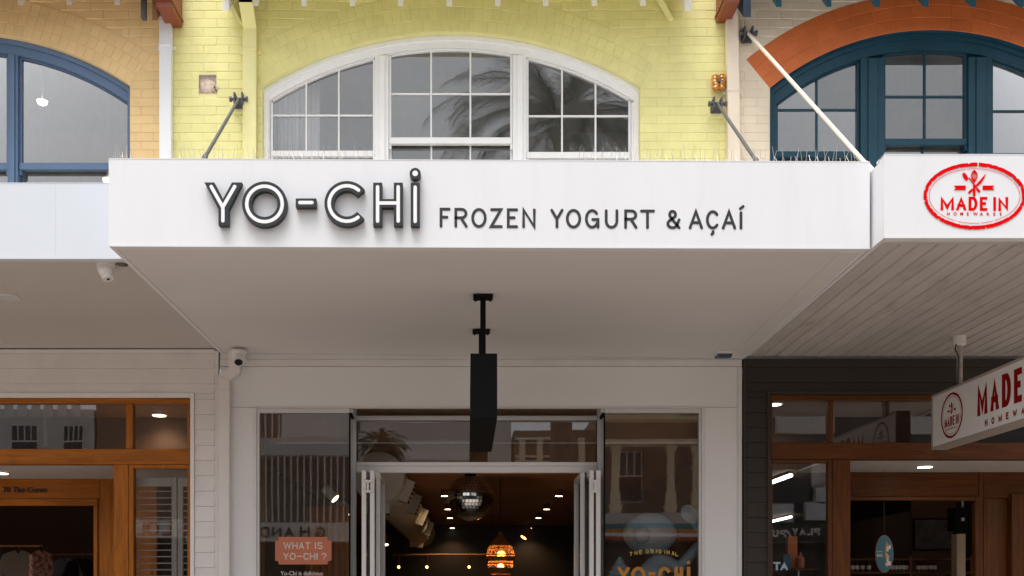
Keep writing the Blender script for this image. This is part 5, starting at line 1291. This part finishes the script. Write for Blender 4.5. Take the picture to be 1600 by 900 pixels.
tJ(1290, 1523, 775.8, 782, -.012); tJ(1523.3, 1529.5, 775.8, 1170, -.010, WZ); tJ(1529.8, 1537, 735, 1170, .006, WZ, 'side_panel'); tJ(1537.3, 1700, 735, 778, .004, W, 'lintel_board')
tJ(1537.3, 1542, 778.3, 1170, .0, WZ); tJ(1577, 1596, 772, 1170, -.05, WZ, 'door_stile'); tJ(1542.3, 1562, 778.3, 1170, .01, WZ, 'door_stile'); tJ(1562.3, 1576.8, 778.3, 1170, .03, WZ, 'door_panel')
downlight('lit downlight in the porch ceiling of the right shop', PX(1445, 10.1), 10.1, zq - .001, .085, MT['camwhite'], MT['lampwhite'], power=7)
zc3 = PZ(631, 10.2)
downlight('lit downlight behind the small upper pane of the right shop', PX(1210, 10.2), 10.2, zc3, .085, MT['camwhite'], MT['lampwhite'], power=5)
room('right_shop_interior', xL + .03, 8.6, DJ + .062, 23, .004, H + 1.62, MT['shop_wall'], MT['shop_floor'], MT['shop_wall'], MT['shop_wall'])
MB().face([(xL + .03, DW + .1, zc3 + .006), (xE, DW + .1, zc3 + .006), (xE, DJ + .2, zc3 + .006), (xL + .03, DJ + .2, zc3 + .006)]).build('transom_ceiling', MT['shop_ceiling'], SR)
MB().face([(xL + .025, DW + .09, 0), (xL + .025, 11, 0), (xL + .025, 11, zc3 + .2), (xL + .025, DW + .09, zc3 + .2)]).build('party_lining', MT['shop_wall'], SR)
MB().face([(xL + .026, DJ + .02, zq + .03), (xE, DJ + .02, zq + .03), (xE, DJ + .02, zc3 + .05), (xL + .026, DJ + .02, zc3 + .05)]).build('transom_back', MT['shop_wall'], SR)
for lab, x, a, c, z in (('nearer white tube light seen through the right side window', 4.24, 13.17, 14, H + 1.56), ('farther white tube light low in the right side window', 6.5, 20.2, 21.5, H + 1.56)):
    t = thing('tube_light', lab, 'tube light', (x, a, z)); 
    MB().tube((x, a, z), (x, c, z), .022, n=8).build('tube', MT['lampwhite'], t); boxo('fitting', MT['camwhite'], t, x - .03, x + .03, a, c, z + .023, z + .058)
DVR = DW + .028; frr = front(DVR)
t = thing('window_lettering', 'pale blue window letters TA low in the right side window', 'window sticker', (PX(1220, DVR), DVR, PZ(892, DVR)))
mvb = mat('pale_blue_vinyl', (0.33, 0.45, 0.55), .5)
for ch, a, c in (('T', 1208, 1219.5), ('A', 1219.5, 1231)): mb = MB(); glyph(mb, ch, PX(a, DVR), PX(c, DVR), PZ(891, DVR), PZ(878, DVR), 3.2 * DVR / F, .002, frr, 'square'); mb.build('letter', mvb, t)
# hanging oval bag sign
yO = 10.4; frO = front(yO); ko = yO / F
t = thing('hanging_oval_sign', 'teal oval hanging sign lettered SHOPPING BAGS in the right doorway', 'hanging sign', (PX(1381.5, yO), yO, PZ(836, yO)))
ex, ez_ = PX(1381.5, yO), PZ(865.5, yO)
ov = lambda k1, k2: [(ex + k1 * ko * math.cos(2 * math.pi * i / 36), ez_ + k2 * ko * math.sin(2 * math.pi * i / 36)) for i in range(36)]
MB().poly(ov(14.3, 29.4), -.006, .006, frO).build('rim', MT['rust'], t); MB().poly(ov(13.6, 28.6), -.0085, -.0061, frO).build('board', MT['tealprint'], t)
r_ = random.Random(4)
for i in range(16):
    u, v_ = 1383.5 + r_.uniform(0, 7.5), 848 + r_.uniform(0, 36)
    if ((u - 1381.5) / 11.5) ** 2 + ((v_ - 865.5) / 25) ** 2 > 1: continue
    a, b_ = r_.uniform(1, 2.4), r_.uniform(1.5, 4); mm = MT[r_.choice(['yprint', 'oprint', 'vinyl_white', 'rust'])]
    MB().poly([(PX(u - a, yO), PZ(v_ + b_, yO)), (PX(u + a, yO), PZ(v_ + b_, yO)), (PX(u + a * 1.1, yO), PZ(v_ - b_, yO)), (PX(u - a * .8, yO), PZ(v_ - b_ * 1.1, yO))], -.009 - i * .0002, -.0088, frO).build('printed_bag', mm, t)
text_mesh('lettering', 'SHOPPING', 3.0 * ko, .001, front(yO - .0088), MT['vinyl_white'], t, PX(1369, yO), PZ(863, yO), .72)
text_mesh('lettering', 'BAGS', 6.3 * ko, .001, front(yO - .0088), MT['vinyl_white'], t, PX(1369.5, yO), PZ(870, yO), .62, .0008)
MB().tube((ex, yO, ez_ + 29 * ko), (ex, yO, zq), .002, n=5).build('cord', MT['black'], t)
# shelves of bottles, picture, speaker and pillar in the right shop
yB = 13.2
t = thing('display_shelf', 'dark wooden shelf of bottles at the back of the right shop', 'shelf', (PX(1400, yB), yB, .01))
for py in (872, 893): boxo('shelf_board', MT['dwood_x'], t, PX(1325, yB), PX(1520, yB), yB, yB + .3, PZ(py, yB) - .03, PZ(py, yB), .003)
for px in (1327, 1423, 1518): boxo('shelf_upright', MT['dwood_z'], t, PX(px - 2, yB), PX(px + 2, yB), yB - .002, yB + .302, .01, PZ(868, yB))
bottle_me = None
labs = ['dark bottle with pale label on the right shop shelf']
for i, px in enumerate([1396, 1402, 1408, 1414, 1420, 1438, 1444, 1450, 1457, 1463, 1334, 1341, 1350, 1360]):
    py = 893; x = PX(px, yB)
    if bottle_me is None:
        mb = MB(); mb.lathe((0, 0, 0), [(.028, 0), (.03, .01), (.03, .10), (.012, .125), (.011, .155), (.014, .16)], 14); ob = mb.build('bottle', MT['bottle'], None, smooth=True); bottle_me = ob.data; ob.location = (x, yB + .06, PZ(py, yB) + .001)
        mb = MB(); mb.lathe((0, 0, .03), [(.0305, 0), (.0305, .05)], 14); lbm = mb.build('bottle_label', MT['vinyl_white'], None); l_me = lbm.data; bpy.data.objects.remove(lbm)
    else:
        ob = bpy.data.objects.new('bottle', bottle_me); COL.objects.link(ob); ob.location = (x, yB + .06, PZ(py, yB) + .001)
    tag(ob, 'small dark pale-labelled bottle standing on the lower shelf board in the right shop', 'bottle', 'bottles on the right shop shelf')
    lo = bpy.data.objects.new('bottle_label', l_me); COL.objects.link(lo); lo.parent = ob
yQ = 15.0
t = thing('framed_picture', 'dark framed landscape picture on the right shop wall', 'picture', (PX(1460, yQ), yQ, PZ(860, yQ)))
fr_ = MB(); a, c, zt_, zb_ = PX(1429, yQ), PX(1490, yQ), PZ(812, yQ), PZ(858, yQ)
boxo('canvas', mat('dim_landscape_print', (0.10, 0.08, 0.07), 0.6, var=0.5, vscale=6, dirt=(0.05, 0.09, 0.12), dscale=5, damt=.8), t, a, c, yQ, yQ + .02, zb_, zt_)
for q in ((a - .02, c + .02, zt_, zt_ + .02), (a - .02, c + .02, zb_ - .02, zb_)): fr_.box(q[0], q[1], yQ - .01, yQ + .02, q[2], q[3])
fr_.box(a - .02, a, yQ - .009, yQ + .019, zb_, zt_); fr_.box(c, c + .02, yQ - .009, yQ + .019, zb_, zt_); fr_.build('frame', MT['blackmetal'], t)
MB().box(PX(1425, yQ), PX(1495, yQ), yQ + .022, yQ + .06, .01, H + 1.61).build('partition', MT['shop_wall'], None)['kind'] = 'structure'
yK = 12.4
t = thing('wall_speaker', 'black wall speaker hanging inside the right shop', 'speaker', (PX(1500, yK), yK, PZ(793, yK)))
boxo('cabinet', MT['blackmetal'], t, PX(1492, yK), PX(1512, yK), yK, yK + .2, PZ(829, yK), PZ(793, yK), .006)
boxo('badge', MT['vinyl_white'], t, PX(1502, yK), PX(1507, yK), yK - .003, yK - .0005, PZ(814, yK), PZ(809, yK)); MB().tube((PX(1510, yK), yK + .1, PZ(792.8, yK)), (PX(1510, yK), yK + .1, H + 1.619), .012, n=8).build('bracket', MT['camwhite'], t)
t = boxo('pillar', MT['opp_cream'], None, PX(1495, 12.8), PX(1509, 12.8), 12.8, 12.95, .005, PZ(834, 12.8), .006); tag(t, 'narrow pale pillar under the black wall speaker', 'pillar')
for lab, a, c, t_, m in (('orange brown box on the shelf of the right side window', 1231, 1246, 838, 'oprint'), ('teal box beside the orange one in the right side window', 1224, 1236, 866, 'tealprint'), ('brown bottle shaped jar at the right of the window boxes', 1247, 1259, 864, 'rust')):
    yy = 10.1 + .1 * (m == 'oprint'); ob = MB()
    if m == 'rust': ob.lathe((PX((a + c) / 2, yy), yy + .05, PZ(888, yy)), [(.035, 0), (.04, .02), (.04, .1), (.014, .13), (.014, .16)], 16); ob = ob.build('jar', MT[m], None, smooth=True)
    else:
        ob.box(PX(a, yy), PX(c, yy), yy, yy + .08, PZ(888, yy), PZ(t_, yy), .004); ob = ob.build('gift_box', MT[m], None)
    tag(ob, lab, 'jar' if m == 'rust' else 'box')
t = thing('window_shelf', 'thin shelf across the right side window', 'shelf', (PX(1240, 10.1), 10.1, PZ(889, 10.1)))
boxo('shelf_board', MT['dwood_x'], t, PX(1200, 10.1), PX(1275, 10.1), 10.05, 10.35, PZ(890.5, 10.1), PZ(888.3, 10.1)); boxo('upright', MT['alu'], t, PX(1247, 10.1), PX(1249, 10.1), 10.1, 10.12, .01, PZ(891, 10.1))

# ------------------------------------------------------------------ across the street, seen in the glass
GY = DW + .03
VD = 33.4                                   # distance of the mirrored facade
OY = 2 * GY - VD                            # its real plane behind the camera
def OX(px, Dv=VD): return (px - CX) * Dv / F
def OZ(py, Dv=VD): return H + (CY - py) * Dv / F
AV = 30.4; AY = 2 * GY - AV                 # awning fronts across the street
def opp(label, a, c, top, m):
    t = thing('street_building', label, 'building', (OX((a + c) / 2), OY, 0))
    boxo('wall', m, t, OX(a), OX(c), OY - 6, OY, OZ(846), OZ(top)); boxo('shop_wall', MT['opp_glass'], t, OX(a) + .02, OX(c) - .02, OY - 5.9, OY - .4, 0, OZ(846.5))
    return t
def oaw(label, a, c, y_t, y_b, m):
    t = thing('street_awning', label, 'awning', (OX((a + c) / 2, AV), OY, OZ(y_b, AV)))
    boxo('fascia', m, t, OX(a, AV), OX(c, AV), AY - .08, AY, OZ(y_b, AV), OZ(y_t, AV)); boxo('deck', MT['opp_grey'], t, OX(a, AV), OX(c, AV), OY + .005, AY - .081, OZ(y_b, AV) + .1, OZ(y_b, AV) + .2)
    return t
fro = lambda u, v, n: (-u, AY - n, v)         # letters face this side of the street
def owin(t, a, c, t_, b_, m='opp_white', bars=1):
    boxo('window_frame', MT[m], t, OX(a), OX(c), OY + .003, OY + .08, OZ(b_), OZ(t_)); 
    n = 2 if bars else 1
    for i in range(2):
        za, zb_ = OZ(b_ + (t_ - b_) * i / 2 - 1.2), OZ(b_ + (t_ - b_) * (i + 1) / 2 + 1.2)
        nc = 4 if i else 1
        for j in range(nc):
            xa, xb = OX(a + (c - a) * j / nc + .9), OX(a + (c - a) * (j + 1) / nc - .9)
            boxo('window_pane', MT['opp_glass'], t, xa, xb, OY + .082, OY + .086, za, zb_)
b1 = opp('brown brick shop block across the street behind tall white screen bars', 150, 556, 600, MT['opp_brown'])
boxo('balcony_beam', MT['opp_grey'], b1, OX(380), OX(552), OY + .6, OY + 1.0, OZ(717), OZ(691))
boxo('upper_wall', MT['opp_white'], b1, OX(440), OX(552), OY + .003, OY + .1, OZ(692), OZ(640))
for i in range(17): boxo('screen_bar', MT['opp_white'], b1, OX(384 + i * 9.9) - .018, OX(384 + i * 9.9) + .018, OY + .9, OY + .95, OZ(818), OZ(717.3))
for i in range(17): boxo('balcony_bar', MT['opp_white'], b1, OX(384 + i * 9.9) - .018, OX(384 + i * 9.9) + .018, OY + .9, OY + .95, OZ(690.7), OZ(655))
a1 = oaw('white awning across the street with dark widely spaced letters', 290, 556, 816, 846, MT['opp_white'])
sA = AV / F
for ch, p in zip('GHANDA', (501, 477, 452.5, 432, 412, 391)):
    mb = MB(); glyph(mb, ch, -OX(p + 7.5, AV), -OX(p - 7.5, AV), OZ(840, AV), OZ(823, AV), 2.6 * sA, .05, fro, 'square'); mb.build('letter', MT['gold'] if False else MT['bottle'], a1)
b2 = opp('pale grey rendered block across the street with white upper wall', 560, 800, 655, MT['opp_grey'])
boxo('upper_wall', MT['opp_white'], b2, OX(615), OX(735), OY + .004, OY + .1, OZ(715), OZ(685)); owin(b2, 632, 686, 722, 745); owin(b2, 700, 760, 722, 745)
boxo('parapet', MT['opp_white'], b2, OX(558), OX(590), OY + .003, OY + .2, OZ(716), OZ(672))
oaw('grey awning across the street opposite the open doors', 560, 930, 812, 846, MT['opp_grey'])
b4 = opp('brown fronted block across the street with white ledges', 804, 932, 668, MT['opp_brown'])
for p in (681, 710, 718): boxo('ledge', MT['opp_white'], b4, OX(806), OX(872), OY + .003, OY + .2, OZ(p + 3), OZ(p))
for p in (812, 840, 905): boxo('pilaster', MT['opp_cream'], b4, OX(p), OX(p + 9), OY + .205, OY + .4, OZ(725), OZ(684))
b3 = opp('brown Victorian block across the street with cream columns', 936, 1180, 640, MT['opp_brown'])
for p in (948, 1031, 1070):
    col_ = MB(); x = OX(p + 6); zt_, zb_ = OZ(703), OZ(800)
    for hw, za, zb2_ in ((.105, zb_ + .55, zt_ - .3), (.19, zt_ - .1, zt_), (.16, zt_ - .18, zt_ - .101), (.13, zt_ - .29, zt_ - .181), (.14, zt_ - .75, zt_ - .68), (.14, zb_ + .5, zb_ + .56), (.15, zb_ + .12, zb_ + .499), (.2, zb_ + .05, zb_ + .119), (.17, zb_ - .12, zb_ + .049), (.11, zb_ - .3, zb_ - .121)):
        col_.box(x - hw, x + hw, OY + 1.13 - hw, OY + 1.13 + hw, za, zb2_)
    col_.build('column', MT['opp_cream'], b3)
for p, q in ((696, 702.5), (660, 667)): boxo('cornice', MT['opp_cream'], b3, OX(938), OX(1178), OY + .8, OY + 1.5, OZ(q), OZ(p))
owin(b3, 955, 1003, 705, 785); owin(b3, 1100, 1150, 705, 785)
a3 = oaw('striped awning across the street in grey teal orange white and rust', 934, 1178, 802, 818, MT['opp_grey'])
for m, p, q in (('opp_teal', 818.2, 826), ('opp_orange', 826.2, 832), ('opp_white', 832.2, 838), ('opp_red', 838.2, 843)): boxo('stripe', MT[m], a3, OX(934, AV), OX(1178, AV), AY - .08, AY, OZ(q, AV), OZ(p, AV))
b5 = opp('dark block across the street with pale upper boxes', 1184, 1900, 640, MT['opp_glass'])
for a, c, t_, b_ in ((1190, 1235, 800, 830), (1255, 1290, 798, 826), (1270, 1300, 760, 800), (1210, 1300, 660, 690), (1380, 1520, 665, 692)): boxo('pale_panel', MT['opp_grey'], b5, OX(a), OX(c), OY + .003, OY + .3, OZ(b_ - 12), OZ(t_ - 12))
a5 = oaw('black awning across the street with small white letters', 1184, 1600, 822, 846, MT['opp_glass'])
for ch, p in zip('PLAY', (1276, 1265, 1253, 1241)):
    mb = MB(); glyph(mb, ch, -OX(p + 4.5, AV), -OX(p - 4.5, AV), OZ(837, AV), OZ(826, AV), 2.6 * sA, .05, fro, 'square'); mb.build('letter', MT['opp_white'], a5)
for ch, p in zip('/PU', (1231, 1222, 1211)):
    mb = MB(); glyph(mb, ch, -OX(p + 4.5, AV), -OX(p - 4.5, AV), OZ(840, AV), OZ(829, AV), 2.6 * sA, .05, fro, 'square'); mb.build('letter', MT['opp_white'], a5)
b6 = opp('white verandah block across the street facing the left shop', -500, 146, 640, MT['opp_grey'])
for a in range(-20, 140, 20): boxo('verandah_panel', MT['opp_white'], b6, OX(a), OX(a + 13), OY + .5, OY + .55, OZ(655), OZ(634))
boxo('roof_brace', MT['opp_white'], b6, OX(80), OX(84), OY + .5, OY + .6, OZ(700), OZ(640)); owin(b6, 100, 130, 665, 715); owin(b6, 20, 60, 665, 715)
a6 = oaw('white awning across the street with brown round letters', -400, 286, 812, 838, MT['opp_white'])
for ch, p, w_ in (('L', 219, 7), ('O', 239.5, 10), ('L', 262, 7), ('S', 290 - 4, 8)):
    mb = MB(); glyph(mb, ch, -OX(p + w_, AV), -OX(p - w_, AV), OZ(835, AV), OZ(815, AV), 2.2 * sA, .05, fro, 'round'); mb.build('letter', MT['rust'], a6)

# palms in the street
def palm(label, x, y, h, fl, nf, seed, tr=.22):
    r_ = random.Random(seed); t = thing('palm_tree', label, 'palm tree', (x, y, 0))
    MB().lathe((x, y, 0), [(tr * 1.4, 0), (tr, .6), (tr * .9, h * .6), (tr * .95, h - .4), (tr * 1.5, h - .1), (tr * .6, h + .3)], 14).build('trunk', MT['bark'], t, smooth=True)
    cr = MB()
    for i in range(nf):
        az_ = 2 * math.pi * i * .618 + r_.uniform(-.2, .2); e0 = r_.uniform(-.35, 1.25); L = fl * r_.uniform(.8, 1.1); n = 26
        hv = Vector((math.cos(az_), math.sin(az_), 0)); p = Vector((x, y, h + .2)); e = e0
        side = Vector((-math.sin(az_), math.cos(az_), 0))
        for k in range(n):
            dv = hv * math.cos(e) + Vector((0, 0, 1)) * math.sin(e); q = p + dv * L / n
            cr.tube(p, q, .018 * (1 - k / n) + .004, n=3, caps=False)
            if k > 2:
                ll = L * .17 * math.sin(math.pi * min(1, (k + 2) / (n + 4))) ** .6
                for s_ in (-1, 1):
                    for sub in (0, .33, .66):
                        b0 = p + (q - p) * sub; tip = b0 + (side * s_ * .8 + dv * .65 + Vector((0, 0, -.25 + r_.uniform(-.15, .15)))) * ll
                        cr.face([b0 - dv * .010, b0 + dv * .010, tip])
            p = q; e -= (1.5 / n) * (0.6 + .9 * k / n)
    cr.build('crown', MT['leaf'], t, recalc=False)
py_ = -5.5; dv_ = 2 * GY - py_
palm('tall date palm in the street mirrored in the white arched window', (880 - CX) * dv_ / F, py_, H + (CY - 190) * dv_ / F, 3.6, 80, 3, .30)
palm('short palm in the street mirrored above the open doors', OX(592, 30), 2 * GY - 30, OZ(703, 30), .95, 90, 5, .2)
